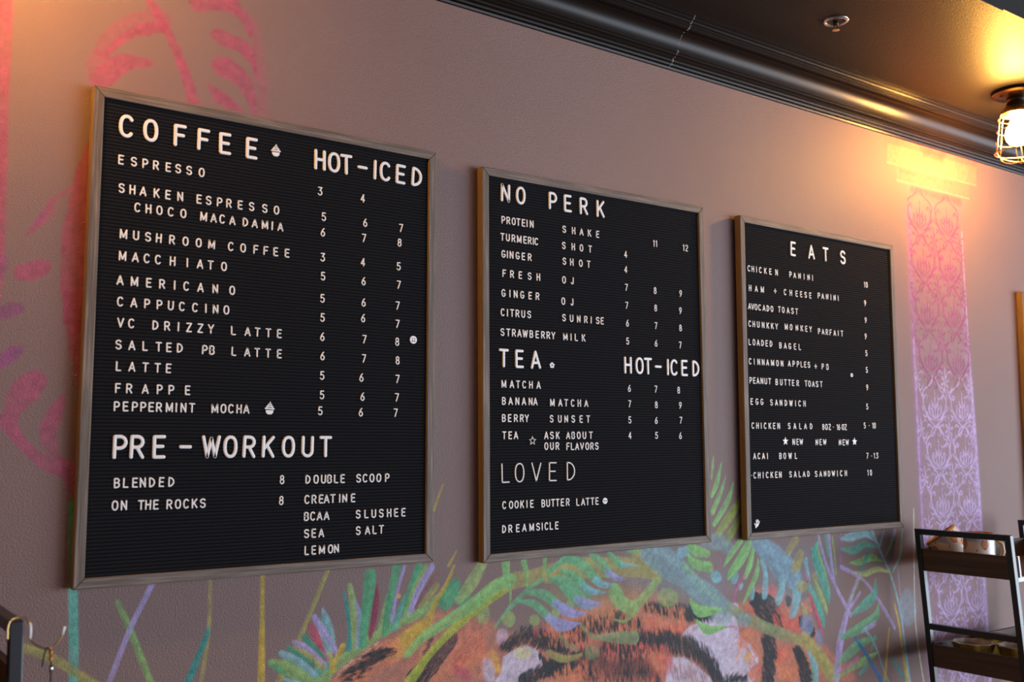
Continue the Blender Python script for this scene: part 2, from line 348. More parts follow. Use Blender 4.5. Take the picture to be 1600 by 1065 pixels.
    ('P','redor',6.8,0.8,[(1871,-523),(1861,-529),(1851,-532),(1841,-530),(1836,-525),(1837,-517),(1842,-509),(1852,-502),(1863,-499),(1872,-501),(1877,-507),(1877,-515)]),
    ('P','redor',5.6,0.8,[(1941,-341),(1937,-347),(1927,-352),(1914,-353),(1901,-350),(1892,-344),(1889,-336),(1892,-330),(1902,-325),(1915,-324),(1928,-327),(1938,-333)]),
    ('P','redor',5.4,0.7,[(1866,-385),(1863,-391),(1855,-395),(1844,-396),(1834,-393),(1826,-388),(1824,-381),(1827,-374),(1835,-370),(1845,-369),(1856,-372),(1863,-377)]),
    ('P','orange',5.8,0.8,[(2059,-513),(2062,-527),(2059,-537),(2050,-542),(2037,-539),(2025,-531),(2015,-518),(2012,-505),(2015,-495),(2024,-490),(2036,-492),(2049,-501)]),
    ('P','orange2',5.1,0.7,[(2080,-387),(2076,-396),(2068,-401),(2056,-402),(2044,-399),(2036,-392),(2034,-383),(2037,-375),(2046,-369),(2057,-368),(2069,-371),(2077,-378)]),
    ('F',27.4,5.4,1,[(816,-400,23.7),(841,-386,26),(869,-371,26.4),(886,-362,20.5),(913,-363,8.3)],'black'),
    ('F',24.1,43.2,1,[(951,-418,34.7),(984,-399,35.4),(1002,-381,30.9),(1025,-362,28.9),(1041,-349,14.6)],'black'),
    ('F',6.2,-62.4,0.4,[(993,-344,7.1),(983,-360,7.1),(973,-374,7)],'black'),
    ('F',19.8,46.6,1,[(1146,-385,17.8),(1175,-373,23.2),(1205,-362,31.4),(1237,-380,23.9),(1274,-395,18.9),(1308,-405,10.9)],'black'),
    ('F',24,-73.1,0.6,[(1237,-358,10.6),(1253,-374,16),(1274,-385,16.2)],'black'),
    ('F',20.9,64.5,1,[(1187,-449,18.1),(1234,-439,23.7),(1280,-431,32.3),(1343,-429,38.8),(1365,-429,39.1)],'black'),
    ('F',20.1,-83.2,0.9,[(1299,-376,19.1),(1327,-379,24.8),(1359,-380,25.2)],'black'),
    ('F',22.1,-78.2,0.5,[(1237,-407,5.3),(1249,-422,10.6)],'black'),
    ('F',24.9,-77.5,1,[(1263,-392,17.7),(1307,-379,30),(1342,-364,30.5),(1403,-365,28.2),(1458,-373,28.8),(1508,-376,19.6)],'black'),
    ('F',27.6,-71,1,[(1516,-343,9.9),(1575,-349,23.6),(1636,-364,27.6),(1678,-373,28),(1721,-377,21.4)],'black'),
    ('F',32.2,-82.1,1.1,[(1395,-405,18.7),(1447,-405,25.5),(1515,-413,36),(1574,-416,40.2),(1634,-434,37.7),(1684,-459,38.4),(1717,-487,31.8),(1736,-522,24.8)],'black'),
    ('F',28.7,-85.6,1,[(1259,-433,32.2),(1313,-432,33),(1366,-431,27.6),(1388,-428,18.6)],'black'),
    ('F',33,-79.5,1,[(1450,-414,19.1),(1461,-442,35.1),(1460,-488,31.8)],'black'),
    ('F',31,-83.9,0.8,[(1491,-446,19.4),(1522,-474,29.4),(1552,-500,29.7)],'black'),
    ('F',27.2,-83.7,0.8,[(1348,-449,15.2),(1373,-476,18.4)],'black'),
    ('F',18.9,-87.9,0.9,[(1425,-348,15.8),(1459,-356,19.3)],'black'),
    ('F',16.3,-83.7,0.8,[(1283,-384,17.8),(1317,-372,18.1)],'black'),
    ('F',30.6,-33.3,1.2,[(1850,-354,20.5),(1879,-366,51.7),(1913,-389,59.3),(1933,-416,42.1),(1946,-432,17.6)],'black'),
    ('F',23.9,-52.1,1.2,[(1893,-440,31),(1910,-467,41.6),(1908,-500,41.5),(1896,-548,37.7)],'black'),
    ('F',20.5,-52.1,1,[(1971,-362,14.3),(1984,-373,21.5)],'black'),
    ('F',29.3,-33.3,1.1,[(2004,-478,21.5),(2015,-505,32.3),(2031,-535,36.1),(2044,-568,39.8)],'black'),
    ('F',26.1,46.4,0.8,[(1738,-525,16.2),(1782,-522,19.7),(1827,-531,16.7)],'black'),
    ('F',20.7,-32.2,1,[(2055,-427,18.3),(2067,-459,18.4)],'black'),
    ('F',19.3,-64.2,1,[(2021,-411,14.5),(2025,-431,10.9)],'black'),
    ('F',19.9,-71.6,0.9,[(1646,-364,18.9),(1676,-377,15.9),(1707,-375,9.7)],'black'),
    ('F',30.2,-79.5,0.22,[(1256,-366,58.8),(1367,-361,61.7),(1477,-362,58.2),(1636,-377,41.3)],'orange2'),
    ('F',33.9,-81.9,0.25,[(1331,-426,60.5),(1409,-444,81.2),(1514,-459,78.2),(1593,-452,40.4)],'redor'),
    ('F',32.6,-83.7,0.16,[(1296,-443,47.6),(1402,-462,62.2),(1545,-474,66)],'orange2'),
    ('F',29.9,-83.7,0.12,[(1331,-426,48.4),(1413,-452,75),(1514,-470,78.2)],'black'),
    ('F',42.1,-74.6,0.12,[(1677,-416,41.9),(1719,-421,56.8),(1752,-477,57.3)],'lavw'),
    ('F',42.1,-74.6,0.1,[(1593,-475,26.9),(1654,-494,55.1),(1695,-516,34.9)],'wallr'),
    ('F',26.5,5.2,0.25,[(799,-399,11.7),(841,-396,18),(884,-386,18.4),(920,-366,18.8)],'orange2'),
    ('F',17.4,21.3,0.2,[(799,-388,11.7),(841,-364,12),(884,-346,12.3)],'peach'),
    ('F',22,50.5,0.22,[(1031,-394,28.9),(1071,-376,39.4),(1104,-362,40)],'redor'),
    ('F',20.2,57.7,0.18,[(1071,-416,29.4),(1110,-403,30),(1127,-383,20.2)],'orange2'),
    ('F',19.3,-82.9,0.2,[(1219,-356,15.8),(1280,-362,24.4),(1343,-383,25)],'redor'),
    ('F',21.8,-82.9,0.2,[(1264,-455,16),(1311,-451,27.3),(1360,-448,33.4)],'orange2'),
    ('F',37.9,-54.5,0.22,[(1939,-386,42.2),(1972,-434,56.8),(2008,-455,43.1)],'redor'),
    ('F',33.4,-51.1,0.22,[(1842,-454,30.4),(1857,-494,40.7),(1848,-531,33.7)],'orange2'),
    ('F',39.7,-46.1,0.22,[(1948,-488,49.1),(1973,-525,63.6),(1968,-552,56.3)],'orange2'),
    ('F',34.6,-69.7,0.12,[(1698,-401,38.5),(1752,-444,65.4),(1779,-506,52.6)],'white'),
    ('P','gblue',65.1,0.35,[(1795,-320),(1762,-342),(1690,-348),(1601,-337),(1520,-312),(1466,-282),(1451,-252),(1479,-231),(1544,-223),(1631,-232),(1717,-255),(1779,-288)]),
    ('P','oliv3',59,0.3,[(1520,-317),(1501,-335),(1448,-345),(1378,-343),(1311,-332),(1264,-314),(1247,-294),(1264,-277),(1312,-267),(1379,-267),(1449,-277),(1501,-296)]),
    ('P','wallr',50.2,0.35,[(1105,-340),(1102,-359),(1078,-377),(1040,-389),(999,-391),(967,-384),(950,-370),(953,-351),(975,-334),(1011,-322),(1052,-318),(1087,-325)]),
    ('P','gblue2',75.8,0.3,[(2172,-326),(2150,-363),(2094,-386),(2021,-390),(1952,-374),(1903,-342),(1886,-305),(1906,-269),(1957,-245),(2028,-239),(2100,-254),(2154,-286)]),
    ('S','mustard',3.8,0.85,[(1012,-74,2.5),(993,-120,5)]),
    ('S','mustard',0.9,0.9,[(667,-211,6.3),(668,-283,8.1),(669,-386,13.5)]),
    ('S','olive',1,0.8,[(783,-213,7.5),(740,-308,8.8),(697,-389,11.5)]),
    ('S','lime',2.9,0.8,[(770,-397,28.9),(799,-372,21.6),(840,-351,18.1),(884,-329,16.4),(928,-314,16.8),(969,-299,15)]),
    ('S','teal3',2.7,0.7,[(770,-377,19.3),(786,-368,15.6),(803,-363,11.8)]),
    ('S','lblue',1.2,0.85,[(775,-276,3.9),(785,-306,17.6),(798,-344,7.9)]),
    ('S','green',1.6,0.6,[(770,-288,3.9),(785,-313,5.9),(794,-336,2.9)]),
    ('S','lav',1.2,0.9,[(760,-288,9.7),(781,-320,14.6),(801,-350,8.9)]),
    ('S','lblue',1.6,0.7,[(769,-315,3.9),(786,-343,13.7),(790,-362,9.8)]),
    ('S','crim',1,0.9,[(752,-299,8.1),(765,-322,13.9),(783,-361,5.8)]),
    ('S','green2',1,0.9,[(741,-317,8.4),(753,-332,11.9),(780,-355,5.8)]),
    ('S','lav',1.1,0.8,[(723,-324,6.4),(747,-338,11.9),(782,-370,7.8)]),
    ('S','olive',1.2,0.8,[(735,-339,7.6),(753,-352,11.5),(778,-373,9.7)]),
    ('S','green2',1,0.85,[(714,-332,8.3),(737,-350,9.9),(762,-367,5.8)]),
    ('S','lblue',0.9,0.85,[(702,-340,9.4),(733,-358,14),(764,-384,9.6)]),
    ('S','lime',1.5,0.85,[(684,-352,9.3),(714,-365,22.5),(750,-391,21)]),
    ('S','green',1.1,0.7,[(681,-356,3.7),(698,-366,9.3),(710,-375,5.6)]),
    ('S','lblue',1.1,0.8,[(710,-383,5.6),(734,-394,9.5)]),
    ('S','mustard',1,0.85,[(796,-372,11.8),(814,-341,9.9)]),
    ('S','mustard',1,0.8,[(789,-350,7),(797,-381,9.8)]),
    ('S','teal',1,0.9,[(814,-251,2.8),(822,-283,8.4),(827,-317,9.2),(825,-347,11.9)]),
    ('S','olive2',1.6,0.9,[(825,-242,10),(833,-280,14.5),(838,-341,14)]),
    ('S','lavb',1.6,0.8,[(836,-266,2.8),(846,-301,11.3),(845,-342,16.1)]),
    ('S','green',1,0.9,[(864,-227,24.6),(861,-264,21.2),(855,-301,17),(851,-343,16.1)]),
    ('S','crim2',0.8,0.95,[(878,-243,2.9),(876,-281,12.7),(866,-333,6.9)]),
    ('S','olive2',1.2,0.8,[(899,-265,4.6),(889,-301,8.7),(884,-331,11.1)]),
    ('S','green',1,0.9,[(918,-216,18.1),(907,-258,16.3),(899,-296,14.9),(895,-328,14.5)]),
    ('S','lav',0.8,0.85,[(932,-217,7.6),(917,-265,5.5),(909,-307,9.2)]),
    ('S','teal3',1.3,0.8,[(934,-268,4.7),(922,-298,13.8),(912,-321,14.6)]),
    ('S','green',1.1,0.9,[(963,-219,15.5),(945,-261,13.2),(935,-298,13.5)]),
    ('S','olive2',1.3,0.8,[(978,-220,10),(952,-262,11.1),(938,-302,11.8)]),
    ('S','lav',1.1,0.9,[(990,-221,13.1),(961,-263,12.4),(946,-299,10.6)]),
    ('S','brown',1.1,0.8,[(1002,-234,8.8),(975,-264,9.1),(958,-290,8.5)]),
    ('S','olive',1.3,0.8,[(1000,-256,13.1),(969,-289,12.9)]),
    ('P','yelo',0.6,0.95,[(926,-268),(925,-270),(924,-271),(922,-271),(920,-271),(918,-269),(918,-267),(918,-265),(920,-263),(922,-263),(924,-264),(925,-265)]),
    ('S','lime',2.4,0.85,[(939,-310,11.6),(975,-298,19.9),(1003,-281,19.2),(1030,-268,9.7)]),
    ('S','green',1.5,0.85,[(1042,-256,22.1),(1030,-270,36.5),(1019,-289,26.6)]),
    ('S','green',1.5,0.8,[(1068,-281,12.4),(1053,-288,17.2)]),
    ('S','mustard',1.9,0.85,[(940,-344,30.1),(983,-314,19),(996,-287,10.5),(1022,-254,8.3),(1038,-223,4.4)]),
    ('S','mustard',1,0.8,[(1026,-221,6.3),(1043,-196,3.4)]),
    ('S','olive2',2.5,0.85,[(1101,-224,20.2),(1079,-254,27.4),(1049,-285,17.2)]),
    ('P','olive2',6,0.8,[(1118,-316),(1116,-326),(1110,-333),(1101,-335),(1093,-331),(1087,-323),(1084,-313),(1087,-303),(1093,-296),(1101,-294),(1109,-298),(1116,-306)]),
    ('S','oliv3',2.1,0.9,[(1115,-275,22.8),(1169,-261,31.2),(1220,-256,29.2),(1297,-247,35.8),(1367,-245,36.9)]),
    ('S','limey',1.9,0.9,[(941,-423,20.7),(961,-402,18.6),(983,-379,14.2),(1022,-347,15.4),(1057,-322,19.6),(1093,-300,20),(1155,-274,15.5)]),
    ('S','lime2',1.5,0.9,[(940,-370,13.9),(970,-345,16.5),(996,-333,20),(1049,-310,22),(1093,-289,25),(1132,-267,25.5),(1169,-258,23.4)]),
    ('S','lime2',1.3,0.9,[(1155,-223,19.7),(1158,-256,14.5),(1166,-279,5.2),(1165,-307,4.1)]),
    ('S','lime2',1.3,0.85,[(1198,-224,14.3),(1205,-252,10.6),(1206,-276,4.2)]),
    ('S','lime2',1.3,0.85,[(1250,-221,9.2),(1247,-259,6.5)]),
    ('S','green3',1.1,0.9,[(1129,-344,4.6),(1166,-309,9.3),(1208,-280,9.5),(1247,-260,8.1),(1281,-240,8.2),(1312,-230,9.4)]),
    ('P','olive2',2.6,0.85,[(1178,-332),(1176,-340),(1170,-345),(1162,-346),(1154,-343),(1148,-337),(1146,-329),(1148,-322),(1154,-317),(1162,-316),(1170,-318),(1176,-325)]),
    ('P','olive2',2.6,0.8,[(1237,-340),(1235,-346),(1231,-349),(1224,-350),(1217,-348),(1213,-343),(1211,-338),(1213,-333),(1217,-329),(1224,-328),(1231,-330),(1235,-335)]),
    ('P','olive2',2.2,0.8,[(1288,-333),(1284,-337),(1278,-339),(1272,-339),(1268,-336),(1266,-331),(1267,-325),(1271,-321),(1276,-319),(1282,-319),(1287,-322),(1289,-327)]),
    ('P','olive2',2.2,0.8,[(1325,-317),(1321,-322),(1316,-324),(1310,-323),(1306,-320),(1304,-315),(1305,-310),(1309,-305),(1314,-303),(1320,-303),(1324,-307),(1326,-312)]),
    ('S','green3',1.1,0.9,[(1187,-300,5.2),(1220,-307,14.8),(1250,-329,17.1),(1274,-348,20.5)]),
    ('S','vio',1.1,0.9,[(1265,-341,10.8),(1280,-354,20.6),(1308,-361,13.2),(1339,-356,2.2)]),
    ('S','green3',1.1,0.9,[(1205,-284,7.9),(1244,-291,18.8),(1274,-310,19.5),(1290,-321,19.6)]),
    ('S','vio',1.1,0.9,[(1277,-312,10.9),(1299,-326,20.8),(1321,-336,13.8),(1355,-338,2.8)]),
    ('S','green3',1.1,0.9,[(1247,-264,6.5),(1281,-267,13.6),(1312,-294,22.1),(1337,-313,22.3),(1366,-323,19.7)]),
    ('S','green3',1.1,0.9,[(1278,-242,8.2),(1309,-255,16.6),(1338,-277,18.4),(1367,-298,16.9)]),
    ('S','green3',1.1,0.9,[(1309,-230,8.3),(1344,-236,16.9),(1367,-252,19.8)]),
    ('S','oliv3',3.2,0.85,[(1257,-259,26.7),(1315,-251,33.5),(1404,-251,41.1),(1494,-258,39.4),(1553,-279,20.1)]),
    ('S','oliv3',2.7,0.8,[(1480,-220,13.1),(1518,-248,39.8),(1553,-276,30.2)]),
    ('S','gblue',8.4,0.85,[(1526,-229,43.3),(1577,-252,64.5),(1638,-288,52),(1679,-323,42.2),(1743,-358,32.4),(1782,-371,29.2)]),
    ('S','lblue',3.5,0.8,[(1623,-235,24.2),(1644,-232,20.9)]),
    ('S','lime2',2.8,0.7,[(1630,-258,6.9),(1663,-290,17.5),(1700,-322,17.7),(1747,-353,7.2)]),
    ('S','green3',1.2,0.9,[(1260,-249,11.9),(1284,-235,10.2),(1301,-226,10.3),(1329,-230,12.3)]),
    ('S','green3',1.2,0.9,[(1260,-262,5.9),(1297,-273,27.1),(1328,-299,30.5),(1346,-314,24.6)]),
    ('S','vio',1.5,0.8,[(1328,-309,15.2),(1360,-321,20.4),(1396,-323,3.1)]),
    ('S','green3',1.2,0.9,[(1291,-249,9),(1325,-263,18.3),(1350,-285,18.5)]),
    ('S','lblue',1.2,0.85,[(1346,-282,12.3),(1371,-296,13.7),(1407,-302,2.5)]),
    ('S','green3',1.2,0.9,[(1298,-228,9.1),(1340,-239,21.6),(1368,-262,23.6),(1386,-277,20.7)]),
    ('S','lblue',1.3,0.85,[(1379,-274,15.6),(1404,-286,13.9),(1439,-289,2.6)]),
    ('S','green3',1.3,0.9,[(1368,-222,11.2),(1397,-243,22.1),(1415,-262,20.3)]),
    ('S','vio',1.3,0.85,[(1412,-260,12.7),(1434,-273,14.1),(1462,-279,2.6)]),
    ('S','green3',1.3,0.9,[(1416,-223,9.5),(1441,-243,16.7),(1456,-250,12.9)]),
    ('S','lblue',1.3,0.8,[(1453,-248,9.7),(1496,-254,3.3)]),
    ('S','green3',1.3,0.8,[(1468,-223,5.2),(1503,-224,6.6)]),
    ('S','vio',1.2,0.9,[(1273,-310,11.9),(1300,-326,22.9),(1325,-336,15.2),(1356,-337,2.5)]),
    ('S','vio',1.2,0.9,[(1256,-337,14.7),(1290,-354,22.7),(1314,-357,15.1),(1337,-356,2.4)]),
    ('S','lime2',2.2,0.85,[(1430,-292,15.9),(1433,-306,35.1),(1455,-329,28.9),(1485,-340,29.2)]),
    ('S','olive2',2.6,0.85,[(1463,-338,19.3),(1485,-336,22.8),(1513,-321,23),(1540,-300,20),(1561,-285,13.5)]),
    ('S','olive2',1.9,0.8,[(1486,-335,13),(1478,-353,12.9),(1455,-364,6.4),(1429,-357,3.2)]),
    ('P','olive2',8.1,0.7,[(1616,-329),(1612,-339),(1600,-345),(1583,-347),(1567,-342),(1556,-334),(1552,-324),(1556,-314),(1568,-308),(1584,-307),(1600,-311),(1612,-319)]),
    ('S','oliv4',1.9,0.85,[(1340,-359,4.9),(1367,-383,8),(1388,-389,10.6),(1432,-394,22.2),(1484,-400,29.1)]),
    ('S','oliv4',2.4,0.7,[(1283,-366,6),(1300,-391,9),(1331,-408,7.9)]),
    ('S','oliv3',2.4,0.8,[(1259,-405,14.7),(1290,-419,14.9),(1321,-421,12.1),(1341,-417,6.1)]),
    ('P','oliv4',6.2,0.6,[(1391,-418),(1388,-425),(1380,-430),(1370,-431),(1359,-428),(1351,-421),(1349,-413),(1351,-405),(1359,-400),(1370,-399),(1381,-402),(1389,-409)]),
    ('S','lime2',1.8,0.9,[(1652,-225,14),(1673,-235,23.3),(1703,-241,17.8)]),
    ('S','lime2',1.8,0.9,[(1639,-233,2.8),(1668,-261,20.4),(1715,-272,23.6)]),
    ('S','lime2',1.8,0.9,[(1649,-334,2.8),(1678,-364,25.9),(1734,-365,14.3)]),
    ('S','lime2',1.8,0.9,[(1668,-382,2.8),(1702,-407,21.2),(1759,-407,5.8)]),
    ('P','lblue',2.2,0.9,[(1748,-291),(1749,-298),(1746,-304),(1740,-307),(1732,-306),(1725,-302),(1720,-296),(1718,-289),(1721,-283),(1727,-280),(1735,-281),(1743,-285)]),
    ('S','lime2',1.3,0.8,[(1733,-26,2),(1730,-49,7.8),(1725,-76,5.8)]),
    ('S','lime2',1.3,0.85,[(1759,-40,2),(1743,-85,15),(1725,-116,9.7)]),
    ('S','lime2',1.3,0.8,[(1772,-73,2),(1752,-112,12.4),(1727,-151,14.2)]),
    ('S','lime2',1.3,0.85,[(1798,-86,2.7),(1775,-131,15.8),(1732,-178,12.9)]),
    ('S','oliv5',2,0.85,[(1821,-127,14.7),(1786,-161,25),(1744,-200,19.4)]),
    ('S','oliv5',2,0.75,[(1820,-166,13.3),(1793,-194,21.7),(1765,-222,19.5)]),
    ('P','gblue',9.6,0.7,[(1784,-221),(1777,-230),(1758,-235),(1733,-236),(1708,-232),(1690,-225),(1683,-215),(1690,-206),(1709,-201),(1734,-199),(1759,-203),(1778,-211)]),
    ('P','gblue',9.8,0.7,[(1796,-235),(1793,-241),(1784,-246),(1772,-247),(1760,-244),(1751,-239),(1748,-232),(1752,-226),(1761,-221),(1773,-220),(1784,-223),(1793,-228)]),
    ('S','lime2',1.3,0.85,[(1817,-220,16.6),(1784,-248,16.3),(1759,-273,3.9)]),
    ('S','lime2',1.3,0.9,[(1852,-220,16.8),(1824,-253,27.9),(1782,-293,19.5)]),
    ('S','lime2',1.3,0.85,[(1861,-236,3.4),(1850,-271,17.4),(1830,-302,13.3)]),
    ('S','lime2',1.3,0.85,[(1653,-224,15.6),(1679,-233,20.1),(1709,-243,15.9)]),
    ('S','lime2',1.3,0.85,[(1652,-252,15.5),(1682,-265,20.7),(1716,-271,15.9)]),
    ('P','crim',3.8,0.5,[(1741,-274),(1739,-277),(1734,-278),(1728,-278),(1721,-277),(1716,-275),(1715,-272),(1717,-270),(1721,-268),(1728,-268),(1735,-269),(1739,-271)]),
    ('S','gblue2',4.9,0.85,[(1870,-228,37.2),(1928,-256,51.7),(1970,-290,55.9),(1995,-314,56.3)]),
    ('S','gblue2',2,0.85,[(1878,-242,13.6),(1894,-268,13.6),(1901,-307,15)]),
    ('S','oliv3',2.1,0.75,[(2012,-228,23.5),(1976,-262,19.6)]),
    ('S','oliv3',2.8,0.6,[(2029,-266,28.6),(2000,-298,31.8)]),
    ('S','teal3',1.5,0.85,[(2094,-241,11),(2083,-269,23.3),(2100,-305,11)]),
    ('P','lblue',1.8,0.8,[(2056,-285),(2054,-291),(2050,-296),(2046,-297),(2042,-295),(2040,-290),(2040,-283),(2042,-277),(2046,-272),(2051,-271),(2054,-273),(2056,-278)]),
    ('S','lblue',1.4,0.85,[(1887,-269,10.4),(1899,-298,15.3),(1898,-332,21.6),(1895,-349,19.4)]),
    ('S','gblue2',3.5,0.8,[(1901,-241,42),(1939,-284,46.1),(1960,-316,28.5)]),
    ('S','lblue',1.4,0.9,[(1958,-311,17.8),(1956,-342,23.4),(1942,-366,21.2)]),
    ('S','gblue2',3.6,0.85,[(1970,-280,50.2),(2009,-320,47.1),(2013,-347,36.3)]),
    ('S','lblue',1.4,0.9,[(2013,-341,32.6),(2007,-375,28.9),(1993,-401,23.7)]),
    ('S','lblue',1.4,0.85,[(1857,-328,11.7),(1851,-349,15)]),
    ('P','lblue',1.3,0.95,[(1750,-290),(1752,-297),(1750,-304),(1744,-308),(1735,-308),(1726,-306),(1719,-300),(1716,-293),(1718,-287),(1725,-283),(1734,-282),(1743,-285)]),
    ('P','lblue',1.3,0.85,[(1805,-306),(1800,-312),(1794,-315),(1788,-315),(1784,-312),(1783,-306),(1785,-299),(1791,-294),(1797,-290),(1803,-290),(1807,-294),(1808,-299)]),
    ('P','lblue',1,0.85,[(1821,-324),(1818,-328),(1814,-330),(1810,-330),(1808,-328),(1808,-325),(1810,-320),(1813,-316),(1817,-314),(1820,-314),(1823,-316),(1823,-319)]),
    ('S','lime2',1.4,0.9,[(1876,-262,2.8),(1870,-296,15.9),(1846,-330,13.7),(1820,-361,4.7)]),
    ('S','lime2',1.7,0.85,[(1860,-242,12.4),(1844,-277,15.1),(1835,-293,6.8)]),
    ('S','lime2',1.7,0.85,[(1833,-246,23.9),(1790,-284,23.5),(1773,-302,6.7)]),
    ('S','crim3',1.7,0.75,[(1827,-298,8.1),(1797,-329,10.7),(1789,-364,6.7)]),
    ('S','crim3',1.7,0.6,[(1750,-254,4),(1751,-293,4),(1772,-338,5.3)]),
    ('P','lavw',3.3,0.8,[(1806,-367),(1804,-371),(1799,-374),(1792,-375),(1785,-373),(1780,-369),(1778,-364),(1780,-360),(1785,-357),(1792,-356),(1799,-358),(1804,-362)]),
    ('S','gblue',5.2,0.85,[(1647,-298,41.2),(1712,-333,45.4),(1771,-365,26.5)]),
    ('S','oliv4',3.5,0.85,[(1771,-365,19.9),(1832,-394,27),(1894,-421,27.6),(1959,-444,28.3),(2007,-461,25.1)]),
    ('P','gblue',7.9,0.7,[(1780,-396),(1771,-401),(1756,-402),(1738,-398),(1722,-391),(1713,-381),(1713,-373),(1722,-367),(1737,-366),(1755,-370),(1771,-377),(1780,-387)]),
    ('P','gblue',6.7,0.7,[(1846,-406),(1838,-412),(1825,-414),(1810,-411),(1798,-405),(1791,-396),(1792,-387),(1800,-381),(1813,-379),(1828,-382),(1840,-389),(1847,-397)]),
    ('S','oliv3',3,0.9,[(1998,-457,17.9),(2048,-480,25.5),(2093,-517,33.2),(2138,-560,41.2)]),
    ('S','lime2',1.6,0.9,[(1650,-344,3.2),(1684,-365,23.7),(1747,-368,9.8)]),
    ('S','lime2',1.6,0.9,[(1667,-381,2.5),(1702,-406,19.3),(1766,-407,4)]),
    ('S','crim3',2,0.6,[(1762,-407,4.6),(1790,-410,6.6),(1810,-428,8)]),
    ('P','oliv3',3.6,0.8,[(2029,-297),(2022,-303),(2012,-305),(2002,-304),(1994,-300),(1990,-293),(1992,-286),(1998,-280),(2008,-277),(2019,-278),(2027,-283),(2031,-290)]),
    ('P','oliv3',2.9,0.85,[(2052,-341),(2049,-347),(2041,-352),(2030,-353),(2020,-350),(2012,-344),(2010,-338),(2013,-331),(2021,-327),(2032,-326),(2042,-329),(2050,-334)]),
    ('P','oliv3',3,0.6,[(2099,-320),(2097,-325),(2091,-329),(2083,-330),(2075,-328),(2069,-323),(2067,-317),(2070,-312),(2076,-308),(2084,-307),(2092,-309),(2097,-314)]),
    ('S','teal3',1.5,0.9,[(2074,-255,11.2),(2098,-303,24),(2124,-359,24.1),(2131,-389,6)]),
    ('S','olive2',1.5,0.8,[(2091,-256,7.5),(2112,-304,9.8),(2134,-354,7.6)]),
    ('S','teal3',1.5,0.9,[(2054,-328,4.4),(2076,-369,22.2),(2102,-419,24.6),(2110,-443,3.7)]),
    ('S','olive2',1.9,0.8,[(2078,-331,5.9),(2104,-372,17.2),(2122,-403,9)]),
    ('S','crim3',1.5,0.8,[(2036,-299,3.7),(2054,-332,8.8),(2071,-381,9.6),(2096,-441,12.6)]),
    ('S','crim',1.9,0.7,[(2066,-386,7.4),(2092,-432,12.6),(2100,-459,7.4)]),
    ('P','gblue3',5.1,0.8,[(2071,-433),(2067,-446),(2057,-454),(2044,-456),(2031,-451),(2023,-441),(2020,-428),(2024,-415),(2033,-407),(2047,-404),(2059,-409),(2068,-420)]),
    ('P','gblue3',4.4,0.7,[(2106,-469),(2104,-480),(2097,-488),(2089,-490),(2081,-486),(2076,-477),(2074,-465),(2077,-454),(2083,-446),(2091,-444),(2099,-448),(2105,-457)]),
    ('S','lblue',1.5,0.8,[(2048,-276,7.4),(2051,-300,12.5),(2062,-327,4.4)]),
    ('S','olive2',2.2,0.7,[(2029,-383,7.3),(2042,-404,14.6)]),
    ('S','teal3',1.8,0.8,[(2049,-494,5.1),(2068,-534,21.9),(2069,-572,16)]),
    ('S','lav',0.9,0.85,[(2097,-218,8.1),(2123,-288,9),(2161,-351,10),(2216,-424,12)]),
    ('S','lav',0.9,0.8,[(2138,-220,11),(2146,-289,10.9),(2155,-340,8.2)]),
    ('S','teal3',1.4,0.7,[(2126,-223,10.9),(2136,-271,10.9)]),
    ('S','olive2',1.8,0.6,[(2152,-228,6.4),(2159,-272,9.2),(2162,-319,6.4)]),
    ('S','teal3',1.8,0.85,[(2091,-239,4.5),(2083,-267,21.4),(2105,-315,27.8),(2134,-370,10.8)]),
    ('S','lime2',1.3,0.7,[(2097,-236,6.3),(2101,-268,8.1),(2122,-316,8.1)]),
    ('S','teal3',1.8,0.85,[(2053,-339,10.6),(2089,-394,27.5),(2111,-442,4.5)]),
    ('S','olive2',1.8,0.7,[(2081,-331,8.9),(2107,-375,17.9),(2123,-412,7.2)]),
    ('S','crim',1.3,0.8,[(2060,-360,8.8),(2088,-422,13.3),(2106,-459,7.1)]),
    ('S','oliv3',2.2,0.9,[(2031,-455,21.7),(2084,-502,33.5),(2127,-552,35.7),(2149,-587,31.4)]),
    ('S','lblue',2.2,0.7,[(2046,-494,8.7),(2072,-532,19.3),(2075,-573,13.1)]),
    ('S','purp2',1.9,0.7,[(2184,-223,10.2),(2185,-270,12),(2178,-306,9.2)]),
    ('S','lav',1,0.75,[(2184,-304,12),(2263,-337,9.5),(2311,-374,9.6),(2364,-431,11.7),(2400,-475,9.8)]),
    ('S','lblue',1,0.8,[(2314,-218,8.7),(2348,-273,8.8),(2384,-328,8.9),(2407,-375,7.9),(2429,-441,8),(2438,-502,8.9),(2456,-624,16.9)]),
    ('S','lblue',1.9,0.85,[(2331,-249,3.9),(2288,-227,20.2),(2226,-233,22.6),(2187,-235,5.6)]),
    ('S','teal3',1.9,0.8,[(2339,-265,3.9),(2287,-254,17.3),(2237,-266,22.6),(2186,-259,4.6)]),
    ('S','lime2',1.9,0.85,[(2359,-301,3.9),(2309,-289,20.3),(2259,-297,17.1),(2220,-296,2.8)]),
    ('S','limey2',1.9,0.85,[(2387,-331,4.9),(2333,-320,13.6),(2282,-328,15.3),(2237,-321,3.8)]),
    ('S','teal',2.4,0.5,[(2301,-270,14.4),(2268,-316,14.2)]),
    ('S','lblue',1.5,0.7,[(2369,-223,4),(2349,-258,9.8)]),
    ('S','lime2',1.5,0.6,[(2408,-232,4),(2396,-260,12.9),(2372,-289,3)]),
    ('S','lblue',1.5,0.7,[(2449,-227,7.1),(2435,-289,13.1),(2400,-332,4)]),
    ('S','lav',1.5,0.6,[(2416,-227,13),(2408,-248,9)]),
